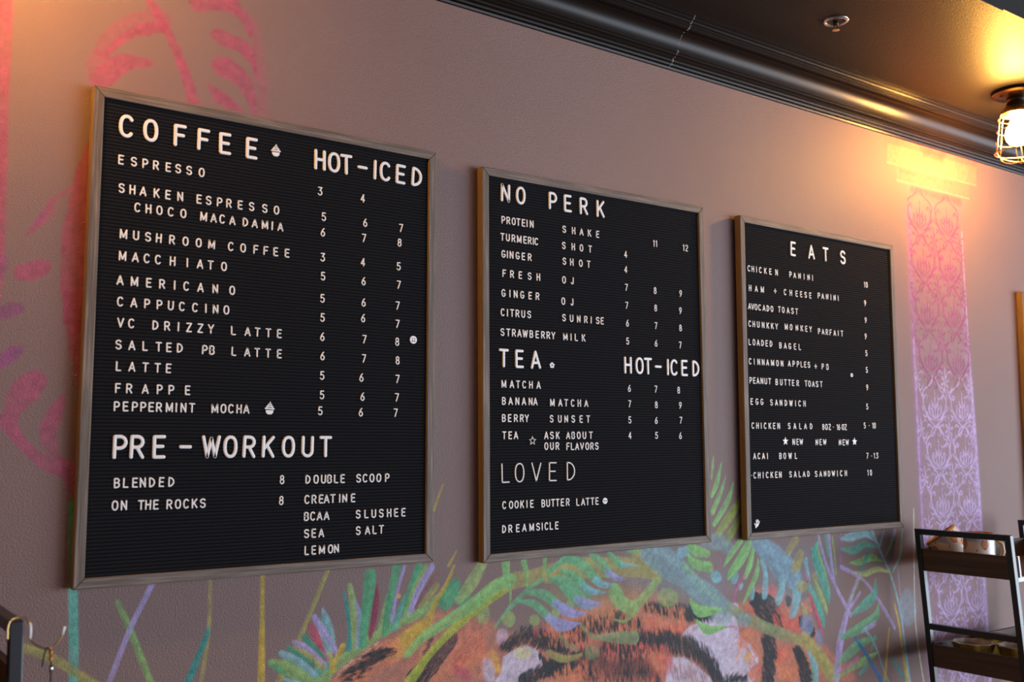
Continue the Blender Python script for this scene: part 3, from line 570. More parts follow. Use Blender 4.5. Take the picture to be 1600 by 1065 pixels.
    ('S','lav',1.8,0.8,[(2258,-326,8.5),(2218,-385,13.9),(2198,-426,18.4),(2171,-487,27.3),(2149,-583,26.9)]),
    ('S','lime2',1.4,0.6,[(2265,-332,6.6),(2231,-371,7.5),(2218,-392,4.6)]),
    ('S','lav',1.9,0.7,[(2217,-406,9.3),(2258,-373,9.4)]),
    ('S','teal3',2.4,0.85,[(2225,-421,7.4),(2278,-404,30.3),(2317,-382,25),(2325,-342,2.9)]),
    ('S','green3',2.4,0.85,[(2178,-474,13.7),(2263,-458,30.1),(2319,-438,25.9),(2335,-406,3.9)]),
    ('S','lav',1.9,0.7,[(2262,-469,9.4),(2312,-455,17.2)]),
    ('S','green3',2.3,0.8,[(2160,-535,10.8),(2211,-513,29.5),(2260,-497,23.4),(2319,-491,2.9)]),
    ('S','lime2',2.3,0.8,[(2149,-569,7.2),(2209,-552,18.4),(2270,-540,21.6),(2327,-527,2.9)]),
    ('S','crim3',1.9,0.6,[(2167,-558,9),(2240,-535,18.6)]),
    ('S','teal3',2.3,0.6,[(2244,-571,9.3),(2275,-557,18.8)]),
    ('S','teal3',2.4,0.6,[(2296,-519,7.6),(2316,-489,14.3)]),
    ('S','lblue',1.4,0.7,[(2271,-464,9.4),(2309,-503,6.7),(2349,-581,5.8),(2372,-617,5.8)]),
    ('S','blue',1.4,0.95,[(2230,-481,8.4),(2283,-536,12.2),(2341,-609,15.3)]),
    ('S','teal',1.5,0.95,[(2375,-543,6.8),(2437,-607,10.9)]),
    ('S','mustard',1.5,0.8,[(2403,-414,5.9),(2420,-470,7.9),(2429,-527,9.9),(2449,-623,16.8)]),
    ('S','mustard',1.5,0.75,[(2376,-473,5.9),(2361,-538,9.7),(2346,-610,12.5)]),
    ('S','chalk',1,0.8,[(2506,-173,4.1),(2494,-409,5.6),(2498,-508,5.6),(2523,-637,6.1)]),
    ('S','lav',1,0.6,[(2423,-319,4),(2435,-441,4),(2441,-502,4)]),
    ('P','gblue2',15.1,0.5,[(2503,-432),(2496,-457),(2480,-473),(2459,-478),(2440,-469),(2427,-450),(2423,-425),(2430,-401),(2446,-384),(2466,-379),(2486,-388),(2499,-407)]),]
# painted column with two capitals and a damask stencil, right of the boards
def mm(P): return [(x*1000, z*1000) for x, z in P]
L_ = lambda r, g, b: lin((r, g, b))
for off in (0,):
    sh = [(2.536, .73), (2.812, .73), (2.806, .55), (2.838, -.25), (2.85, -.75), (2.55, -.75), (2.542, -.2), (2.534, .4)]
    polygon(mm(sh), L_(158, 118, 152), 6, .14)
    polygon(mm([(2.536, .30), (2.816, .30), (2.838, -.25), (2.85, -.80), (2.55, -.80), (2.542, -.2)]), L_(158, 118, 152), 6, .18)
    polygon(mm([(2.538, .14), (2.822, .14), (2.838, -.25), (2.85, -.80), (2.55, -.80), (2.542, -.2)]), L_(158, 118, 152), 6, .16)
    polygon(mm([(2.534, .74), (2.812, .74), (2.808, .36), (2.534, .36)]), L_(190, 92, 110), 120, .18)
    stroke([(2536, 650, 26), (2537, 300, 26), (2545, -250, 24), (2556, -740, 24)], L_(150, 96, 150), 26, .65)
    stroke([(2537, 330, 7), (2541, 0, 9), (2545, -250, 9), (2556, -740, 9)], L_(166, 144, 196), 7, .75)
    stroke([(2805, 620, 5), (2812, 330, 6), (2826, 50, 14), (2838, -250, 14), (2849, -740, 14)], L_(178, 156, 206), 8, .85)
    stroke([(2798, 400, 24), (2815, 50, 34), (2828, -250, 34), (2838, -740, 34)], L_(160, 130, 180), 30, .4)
def damask(cx, cz, s=1, al=.85, kind=0):
    col = L_(176, 154, 200) if cz < .2 else (.25, .045, .15)
    def st(pts, a=al, mir=True):
        for m in ((1, -1) if mir else (1,)):
            stroke([((cx+m*x*s)*1000, (cz+z*s)*1000, w_*1000*s) for x, z, w_ in pts], col, 2.2, a)
    if kind == 0:
        st([(.004, -.050, .004), (.030, -.030, .0075), (.050, -.004, .008), (.056, .020, .007), (.046, .036, .004)])          # ogee frame
        st([(.056, .020, .004), (.060, .036, .006), (.048, .052, .006), (.030, .060, .004)])
        st([(.030, .060, .004), (.014, .072, .007), (.006, .088, .005)])
        st([(.050, -.010, .003), (.061, -.002, .006), (.064, .008, .002)]); st([(.040, -.022, .003), (.052, -.024, .006), (.058, -.018, .002)])
        st([(.046, .036, .004), (.038, .034, .006), (.038, .026, .004)])
        st([(0, -.034, .004), (0, -.01, .007), (0, .016, .006), (0, .034, .003)], mir=False); st([(0, .040, .005), (0, .050, .002)], mir=False)
        st([(.003, -.030, .003), (.013, -.012, .007), (.012, .010, .006), (.017, .022, .003)]); st([(.006, -.028, .003), (.026, -.014, .007), (.030, .004, .006), (.024, .012, .003)])
        st([(.008, -.034, .003), (.030, -.026, .006), (.040, -.010, .003)]); st([(.006, .004, .005), (.010, .014, .002)]); st([(.020, -.002, .006), (.023, .010, .002)])
        st([(.002, -.050, .004), (.016, -.056, .007), (.024, -.070, .006), (.014, -.078, .004), (.008, -.070, .004)])       # heart curls
        st([(.020, -.052, .003), (.034, -.046, .006), (.040, -.052, .003)])
    else:
        for a in range(6):
            t = math.pi*a/3+.3; st([(.004*math.cos(t), .004*math.sin(t), .004), (.016*math.cos(t), .018*math.sin(t), .010), (.022*math.cos(t), .024*math.sin(t), .004)], mir=False)
        st([(0, .022, .004), (0, .034, .006), (0, .044, .002)], mir=False)
        st([(.006, -.020, .004), (.018, -.030, .006), (.030, -.022, .006), (.034, -.010, .003)]); st([(.010, -.028, .003), (.022, -.044, .006), (.040, -.050, .006), (.046, -.042, .003)])
        st([(.012, .026, .003), (.026, .034, .006), (.036, .026, .003)])
keep = cv.copy()
for k in range(-6, 5):
    z = .100+.1335*k; fade = .88
    for c in (2.628, 2.765): damask(c+(.1-z)*.07, z, 1, fade)
    for c in (2.560, 2.697, 2.828): damask(c+(.043-z)*.07, z-.060, .95 if c == 2.697 else .8, fade*.95, 1)
zz_ = GZ[:, None]/1000; out_ = (GX[None, :]/1000 < 2.533+np.clip((.3-zz_)*.012, 0, 1)) | (GX[None, :]/1000 > 2.812+np.clip((.6-zz_)*.034, 0, 1))
cv[out_] = keep[out_]
polygon(mm([(2.43, .90), (2.92, .90), (2.905, .80), (2.44, .80)]), L_(190, 80, 75), 40, .5)
polygon(mm([(2.447, .825), (2.905, .832), (2.896, .772), (2.445, .768)]), L_(180, 140, 100), 10, .42)
polygon(mm([(2.488, .764), (2.853, .768), (2.853, .724), (2.487, .724)]), L_(165, 120, 96), 8, .42)
stroke([(2446, 771, 5), (2894, 774, 5)], L_(190, 165, 120), 4, .5); stroke([(2488, 727, 5), (2853, 727, 5)], L_(190, 165, 120), 4, .5)
stroke([(2500, 757, 12), (2850, 760, 12)], L_(205, 96, 84), 10, .6); stroke([(2560, 712, 20), (2800, 710, 20)], L_(206, 66, 84), 20, .7)
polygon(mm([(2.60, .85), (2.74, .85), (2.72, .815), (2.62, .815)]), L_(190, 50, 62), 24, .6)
for k in range(9):                                             # worn scroll stencil on the capitals
    x = 2630+k*19
    stroke([(x, 782, 2), (x+7, 796, 5), (x+2, 808, 5), (x-6, 800, 3)], L_(176, 122, 96), 3, .55)
for k in range(3):
    x = 2690+k*20; stroke([(x, 738, 2), (x+7, 748, 5), (x, 756, 5), (x-6, 748, 3)], L_(176, 112, 92), 3, .5)
for it in MURAL:
    if it[0] == 'S':
        stroke(it[4], PAL[it[1]], it[2], it[3])
        if max(q[2] for q in it[4]) > 9 and it[1] not in ('pink', 'red', 'purp'):      # lighter and darker passes of the spray can
            n_ = len(it[4]); P_ = np.array(it[4], float); t_ = np.gradient(P_[:, :2], axis=0); t_ /= np.hypot(t_[:, :1], t_[:, 1:])+1e-6
            for sg, k_ in ((1, 1.28), (-1, .78)):
                Q = np.column_stack([P_[:, 0]-sg*t_[:, 1]*P_[:, 2]*.24, P_[:, 1]+sg*t_[:, 0]*P_[:, 2]*.24, P_[:, 2]*.42])
                stroke(Q, tuple(min(.85, c*k_) for c in PAL[it[1]]), max(3, P_[:, 2].mean()*.45), .4)
    elif it[0] == 'P': polygon(it[4], PAL[it[1]], it[2], it[3])
    else: fur(it[1], it[2], it[3], it[4], it[5])

def build_wall():
    vs, fs, cs = [], [], []; o = 0
    ztop, zbot = 1.2, -EYE
    def block(x0, x1, z0, z1, st):
        nonlocal o
        nx = max(1, int(round((x1-x0)/st))) if st else 1; nz = max(1, int(round((z1-z0)/st))) if st else 1
        xs = np.linspace(x0, x1, nx+1); zs = np.linspace(z0, z1, nz+1); X, Z = np.meshgrid(xs, zs)
        vs.append(np.stack([X, np.full(X.shape, WALL), Z+EYE], -1).reshape(-1, 3))
        if st:
            i = np.clip(np.round((X-CX0)/CS).astype(int), 0, NX-1); j = np.clip(np.round((Z-CZ0)/CS).astype(int), 0, NZ-1)
            cs.append(cv[j, i].reshape(-1, 4))
        else: cs.append(np.zeros((X.size, 4), np.float32))
        a = (np.arange(nz)[:, None]*(nx+1)+np.arange(nx)[None, :]).ravel()+o
        fs.append(np.stack([a, a+1, a+nx+2, a+nx+1], -1)); o += X.size
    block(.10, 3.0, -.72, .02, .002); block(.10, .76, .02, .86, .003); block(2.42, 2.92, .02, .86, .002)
    block(-2.5, .10, zbot, ztop, 0); block(3.0, 6.6, zbot, ztop, 0); block(.10, 3.0, zbot, -.72, 0)
    block(.76, 2.42, .02, .86, 0); block(2.92, 3.0, .02, .86, 0); block(.10, 3.0, .86, ztop, 0)
    v = np.concatenate(vs).astype(np.float32); f = np.concatenate(fs).astype(np.int32); c = np.concatenate(cs).astype(np.float32)
    me = bpy.data.meshes.new('wall_back')
    me.vertices.add(len(v)); me.vertices.foreach_set('co', v.ravel())
    me.loops.add(f.size); me.loops.foreach_set('vertex_index', f.ravel())
    me.polygons.add(len(f)); me.polygons.foreach_set('loop_start', np.arange(0, f.size, 4, dtype=np.int32))
    me.update(calc_edges=True)
    at = me.attributes.new('paint', 'FLOAT_COLOR', 'POINT'); at.data.foreach_set('color', c.ravel())
    me.materials.append(M_wall)
    ob = bpy.data.objects.new('wall_back', me); COL.objects.link(ob); struct(ob)
build_wall()

# ------------------------------------------------------------------ room shell
CEIL = .945; SOFF = 1.102
def slab(name, x0, x1, y0, y1, z0, z1, m):
    b = MB(); b.box(x0, x1, y0, y1, z0+EYE, z1+EYE); return struct(b.build(name, m))
slab('floor', -2.5, 6.6, -6, WALL+.1, -EYE-.1, -EYE, M_floor)
slab('ceiling', -2.5, 6.6, SOFF, WALL, CEIL, 1.75, M_ceil)                 # low dropped ceiling along the wall
slab('ceiling', -2.5, 6.6, -6, SOFF, 1.75, 1.85, M_ceil)                   # higher ceiling of the shop
slab('wall_left', -2.6, -2.5, -6, WALL, -EYE, 1.75, M_plain)
b = MB()                                                                   # right wall with its window opening
for y0, y1, z0, z1 in ((.6, WALL, -EYE, 1.75), (-6, -2.4, -EYE, 1.75), (-2.4, .6, -EYE, -1.1), (-2.4, .6, 1.1, 1.75)):
    b.box(6.5, 6.6, y0, y1, z0+EYE, z1+EYE)
struct(b.build('wall_right', M_plain))
b = MB(); b.box(-2.5, 2.128, SOFF-.001, SOFF+.017, CEIL+EYE-.004, CEIL+EYE)      # lip of the dropped ceiling, stops at a rough end
struct(bev(b.build('trim_2', M_ceil), .001))

# crown moulding: stepped beads, cove, stepped beads
def crown():
    zb = .8475; h = CEIL-zb; d = .088
    prof = [(0, 0), (.07, 0), (.085, .04), (.07, .07), (.12, .075), (.14, .11), (.13, .14), (.18, .15), (.20, .18), (.19, .21), (.235, .22),
            (.26, .25), (.29, .265), (.32, .262), (.335, .28), (.335, .30), (.36, .305)]
    for i in range(13):                                   # the cove
        a = math.pi/2*i/12; prof.append((.37+.33*(1-math.cos(a)), .315+.42*math.sin(a)))
    prof += [(.72, .735), (.74, .75), (.765, .755), (.785, .775), (.785, .80), (.81, .805), (.835, .83), (.83, .86), (.87, .865), (.89, .89), (.885, .92), (.93, .925), (.955, .95), (.95, .975), (1, .98), (1, 1.0), (0, 1.0)]
    b = MB(); n = len(prof)
    for x in (-2.5, 6.5):
        for p, q in prof: b.v.append((x, WALL-p*d, EYE+zb+q*h))
    for i in range(n): b.f.append((i, (i+1) % n, n+(i+1) % n, n+i)); b.m.append(0)
    b.f += [tuple(range(n)), tuple(range(2*n-1, n-1, -1))]; b.m += [0, 0]
    o = struct(b.build('trim_1', M_crown, smooth=math.radians(32)))
    s = MB(); R = random.Random(4)                        # butt joint filled with flaking caulk
    pts = [(WALL-p*d-.0006, EYE+zb+q*h-.0006) for p, q in prof[:-1]]
    for (y0, z0), (y1, z1) in zip(pts[:-1], pts[1:]):
        for k in range(2):
            if R.random() < .45: continue
            t0, t1 = k/2, k/2+.3+.2*R.random(); wd = .0006+.0012*R.random(); xx = 1.608+R.uniform(-.0012, .0012)
            a = (y0+(y1-y0)*t0, z0+(z1-z0)*t0); c = (y0+(y1-y0)*t1, z0+(z1-z0)*t1)
            s.hexa([(xx-wd, *a), (xx+wd, *a), (xx+wd, *c), (xx-wd, *c)], [(xx-wd, a[0]+.0007, a[1]+.0007), (xx+wd, a[0]+.0007, a[1]+.0007), (xx+wd, c[0]+.0007, c[1]+.0007), (xx-wd, c[0]+.0007, c[1]+.0007)])
    s.build('joint_caulk', M_caulk, o)
crown()

# ------------------------------------------------------------------ plastic letters
def arc(cx, cy, rx, ry, a0, a1, n=12, e=1.0):
    out = []
    for i in range(n+1):
        a = math.radians(a0+(a1-a0)*i/n); c, s_ = math.cos(a), math.sin(a)
        out.append((cx+rx*math.copysign(abs(c)**e, c), cy+ry*math.copysign(abs(s_)**e, s_)))
    return out
def bowl(x0, x1, y0, y1):                                  # D-shaped bowl
    r = min((y1-y0)/2, (x1-x0)*.95); 
    return [(x0, y1)]+arc(x1-r, y1-r, r, r, 90, 0, 6)+arc(x1-r, y0+r, r, r, 0, -90, 6)+[(x0, y0)]
SQ = .86
def glyph(c):
    w = .58
    if c == 'A': w = .64; return w, [[(0, 0), (w/2, 1)], [(w/2, 1), (w, 0)], [(.13, .30), (w-.13, .30)]]
    if c == 'B': w = .52; return w, [[(0, 0), (0, 1)], bowl(0, w*.94, .53, 1), bowl(0, w, 0, .53)]
    if c == 'C': return w, [arc(w/2, .5, w/2, .5, 42, 318, 20, SQ)]
    if c == 'D': w = .54; return w, [[(0, 0), (0, 1)], bowl(0, w, 0, 1)]
    if c == 'E': w = .48; return w, [[(0, 0), (0, 1)], [(0, 1), (w, 1)], [(0, .52), (w*.86, .52)], [(0, 0), (w, 0)]]
    if c == 'F': w = .48; return w, [[(0, 0), (0, 1)], [(0, 1), (w, 1)], [(0, .52), (w*.84, .52)]]
    if c == 'G': return w, [arc(w/2, .5, w/2, .5, 42, 330, 20, SQ), [(w, .42), (w, .2)], [(w*.58, .44), (w, .44)]]
    if c == 'H': w = .52; return w, [[(0, 0), (0, 1)], [(w, 0), (w, 1)], [(0, .52), (w, .52)]]
    if c == 'I': return 0, [[(0, 0), (0, 1)]]
    if c == 'J': w = .4; return w, [[(w, 1), (w, .25)]+arc(w/2, .22, w/2, .22, 0, -170, 9)]
    if c == 'K': w = .54; return w, [[(0, 0), (0, 1)], [(0, .36), (w*.96, 1)], [(w*.34, .58), (w, 0)]]
    if c == 'L': w = .46; return w, [[(0, 0), (0, 1)], [(0, 0), (w, 0)]]
    if c == 'M': w = .68; return w, [[(0, 0), (0, 1)], [(0, 1), (w/2, .12)], [(w/2, .12), (w, 1)], [(w, 1), (w, 0)]]
    if c == 'N': w = .54; return w, [[(0, 0), (0, 1)], [(0, 1), (w, 0)], [(w, 0), (w, 1)]]
    if c == 'O': return w, [arc(w/2, .5, w/2, .5, 0, 360, 24, SQ)]
    if c == '0': w = .46; return w, [arc(w/2, .5, w/2, .5, 0, 360, 24, SQ)]
    if c == 'P': w = .52; return w, [[(0, 0), (0, 1)], bowl(0, w, .44, 1)]
    if c == 'R': w = .54; return w, [[(0, 0), (0, 1)], bowl(0, w*.96, .48, 1), [(w*.48, .47), (w, 0)]]
    if c == 'S': w = .54; return w, [arc(w/2, .76, w/2, .24, 25, 262, 12)+arc(w/2, .26, w/2, .26, 82, -158, 13)]
    if c == 'T': return w, [[(0, 1), (w, 1)], [(w/2, 0), (w/2, 1)]]
    if c == 'U': w = .54; return w, [[(0, 1), (0, .27)]+arc(w/2, .27, w/2, .27, 180, 360, 12)+[(w, 1)]]
    if c == 'V': w = .62; return w, [[(0, 1), (w/2, 0)], [(w/2, 0), (w, 1)]]
    if c == 'W': w = .82; return w, [[(0, 1), (w*.25, 0)], [(w*.25, 0), (w/2, .92)], [(w/2, .92), (w*.75, 0)], [(w*.75, 0), (w, 1)]]
    if c == 'Y': w = .6; return w, [[(0, 1), (w/2, .45)], [(w, 1), (w/2, .45)], [(w/2, .45), (w/2, 0)]]
    if c == 'Z': w = .54; return w, [[(0, 1), (w, 1)], [(w, 1), (0, 0)], [(0, 0), (w, 0)]]
    if c == '-': w = .48; return w, [[(0, .5), (w, .5)]]
    if c == '+': w = .62; return w, [[(0, .5), (w, .5)], [(w/2, .14), (w/2, .86)]]
    if c == '.': return 0, [[(0, .5), (.01, .5)]]
    if c == '1': w = .16; return w, [[(w, 0), (w, 1)], [(w, 1), (0, .82)]]
    if c == '2': w = .46; return w, [arc(w/2, .74, w/2, .26, 165, -20, 10)+[(0, 0)], [(0, 0), (w, 0)]]
    if c == '3': w = .46; return w, [[(0, 1), (w, 1)], [(w, 1), (w*.4, .6)], arc(w*.42, .30, w*.58, .30, 95, -150, 13)]
    if c == '4': w = .5; return w, [[(w*.7, 0), (w*.7, 1)], [(w*.7, 1), (0, .28)], [(0, .28), (w, .28)]]
    if c == '5': w = .46; return w, [[(w*.92, 1), (.05, 1)], [(.05, 1), (.02, .55)], [(.02, .55)]+arc(w*.44, .31, w*.56, .31, 110, -150, 13)]
    if c == '6': w = .46; return w, [arc(w/2, .29, w/2, .29, 0, 360, 18), [(w*.78, 1), (w*.3, .72), (.01, .36)]]
    if c == '7': w = .48; return w, [[(0, 1), (w, 1)], [(w, 1), (w*.3, 0)]]
    if c == '8': w = .46; return w, [arc(w/2, .76, w*.43, .24, 0, 360, 16), arc(w/2, .27, w/2, .27, 0, 360, 16)]
    if c == '9': w = .46; return w, [arc(w/2, .71, w/2, .29, 0, 360, 18), [(w-.01, .64), (w*.7, .28), (w*.22, 0)]]
    raise KeyError(c)
SEC = [(-1, 0), (-1, .7), (-.9, .9), (-.7, 1), (.7, 1), (.9, .9), (1, .7), (1, 0)]
def rib(b, P, r, dep):                                      # raised stroke with rounded top and round ends; P in (x, z)
    closed = len(P) > 5 and math.dist(P[0], P[-1]) < 1e-5
    if closed: P = P[:-1]
    n = len(P); k = len(SEC); rings = []
    def ring(p, nx, nz, sc=1):
        base = len(b.v)
        for o, h in SEC: b.v.append((p[0]+nx*o*r*sc, -h*dep, p[1]+nz*o*r*sc))
        return base
    for i in range(n):
        a = P[i-1] if (i or closed) else P[i]; c = P[(i+1) % n] if (i < n-1 or closed) else P[i]
        tx, tz = c[0]-a[0], c[1]-a[1]; l = math.hypot(tx, tz) or 1; rings.append(ring(P[i], -tz/l, tx/l))
    for i in range(n if closed else n-1):
        p, q = rings[i], rings[(i+1) % n]
        for j in range(k-1): b.f.append((p+j, p+j+1, q+j+1, q+j)); b.m.append(0)
    if not closed:
        for e in (0, -1):                                   # rounded caps
            p = P[e]; q = P[1] if e == 0 else P[-2]
            tx, tz = p[0]-q[0], p[1]-q[1]; l = math.hypot(tx, tz) or 1; tx /= l; tz /= l
            half = SEC[4:]; prev = None; first = len(b.v)
            for i in range(9):
                a = math.pi*(i/8-.5); ux, uz = tx*math.cos(a)-tz*math.sin(a), tz*math.cos(a)+tx*math.sin(a); base = len(b.v)
                for o, h in half: b.v.append((p[0]+ux*o*r, -h*dep, p[1]+uz*o*r))
                if prev is not None:
                    for j in range(len(half)-1): b.f.append((prev+j, prev+j+1, base+j+1, base+j)); b.m.append(0)
                prev = base
            b.f.append(tuple(first+i*len(half) for i in range(9))); b.m.append(0)
SIZE = {'s': (.0152, .00118, .0015), 'n': (.0152, .00104, .0015), 'h': (.0362, .00265, .0025), 'l': (.0372, .00125, .0020)}
GC = {}
def glyph_mesh(c, kind):
    if (c, kind) in GC: return GC[(c, kind)]
    h, r, dep = SIZE[kind]; w_, st = glyph(c); k = h-2*r; b = MB()
    for P in st: rib(b, [((x-w_/2)*k, (z-.5)*k) for x, z in P], r, dep)
    me = bpy.data.meshes.new('letter_'+kind); me.from_pydata(b.v, [], b.f); me.validate(); me.materials.append(M_letter); me.shade_smooth()
    me.set_sharp_from_angle(angle=math.radians(60)); GC[(c, kind)] = me; return me
def plate(b, pts, dep, mi=0, y=0):                          # flat plastic shape with thickness
    n = len(pts); o = len(b.v)
    b.v += [(x, y, z) for x, z in pts]+[(x, y-dep, z) for x, z in pts]
    b.f += [tuple(o+n+i for i in range(n))]+[(o+i, o+(i+1) % n, o+n+(i+1) % n, o+n+i) for i in range(n)]; b.m += [mi]*(n+1)
def circ(cx, cz, r, n=20, ry=None): return [(cx+r*math.cos(2*math.pi*i/n), cz+(ry or r)*math.sin(2*math.pi*i/n)) for i in range(n)]
def star(r, q=.4, a0=90): return [((r if i % 2 == 0 else r*q)*math.cos(math.radians(a0+36*i)), (r if i % 2 == 0 else r*q)*math.sin(math.radians(a0+36*i))) for i in range(10)]
def symbol_mesh(c):
    b = MB(); d = .002
    if c == 'u':                                            # cup with whipped swirl
        plate(b, [(-.0066, -.0002), (-.006, -.006), (-.003, -.0085), (.003, -.0085), (.006, -.006), (.0066, -.0002)], d)
        for z, r, q in ((.0008, .0086, .0026), (.0042, .0062, .0022), (.0072, .0036, .0020)): plate(b, circ(0, z, r, 16, q), d*.9, 0, -.0002)
        plate(b, [(-.002, .008), (.0022, .0085), (.0006, .0125)], d); b.v.append((0, 0, 0))
        plate(b, [(-.0062, -.0012), (.0062, -.0006), (.0062, -.001), (-.0062, -.0017)], .0003, 1, -d)
    elif c in 'oam':                                        # round face
        r = {'o': .0072, 'a': .0062, 'm': .0048}[c]; plate(b, circ(0, 0, r), d)
        if c == 'o':
            for sx in (-1, 1):
                plate(b, circ(sx*.0022, .0022, .0011, 10), .0003, 1, -d); plate(b, circ(sx*.0022, -.0022, .0014, 10), .0003, 1, -d)
        else:
            for sx in (-1, 1): plate(b, circ(sx*r*.42, r*.12, r*.24, 10, r*.3), .0003, 1, -d)
            plate(b, [(-r*.45, -r*.38), (0, -r*.62), (r*.45, -r*.38), (0, -r*.46)], .0003, 1, -d)
    elif c == 'f':                                          # little five-petal flower
        for i in range(5): plate(b, circ(.0036*math.cos(math.radians(90+72*i)), .0036*math.sin(math.radians(90+72*i)), .0025, 12), d)
        plate(b, circ(0, 0, .0016, 12), .0003, 1, -d)
    elif c == 't': rib(b, star(.0086, .42)+star(.0086, .42)[:1], .0008, .0018)
    elif c == 's': plate(b, star(.0105, .40), d)
    elif c == 'h':                                          # open hand
        plate(b, [(-.007, -.009), (-.004, -.0095), (.003, -.005), (.007, .0005), (.004, .004), (-.001, .0015), (-.0055, -.002)], d)
        for x0, z0, x1, z1 in ((-.005, -.006, -.0085, .001), (-.002, -.001, -.003, .0075), (.001, .001, .001, .0088), (.003, .002, .0048, .0072), (.005, .002, .0085, .0036)): rib(b, [(x0, z0), (x1, z1)], .0013, d)
    me = bpy.data.meshes.new('symbol'); me.from_pydata(b.v, [], b.f); me.validate()
    me.materials.append(M_letter); me.materials.append(M_dark)
    if len(me.polygons) == len(b.m): me.polygons.foreach_set('material_index', b.m)
    return me
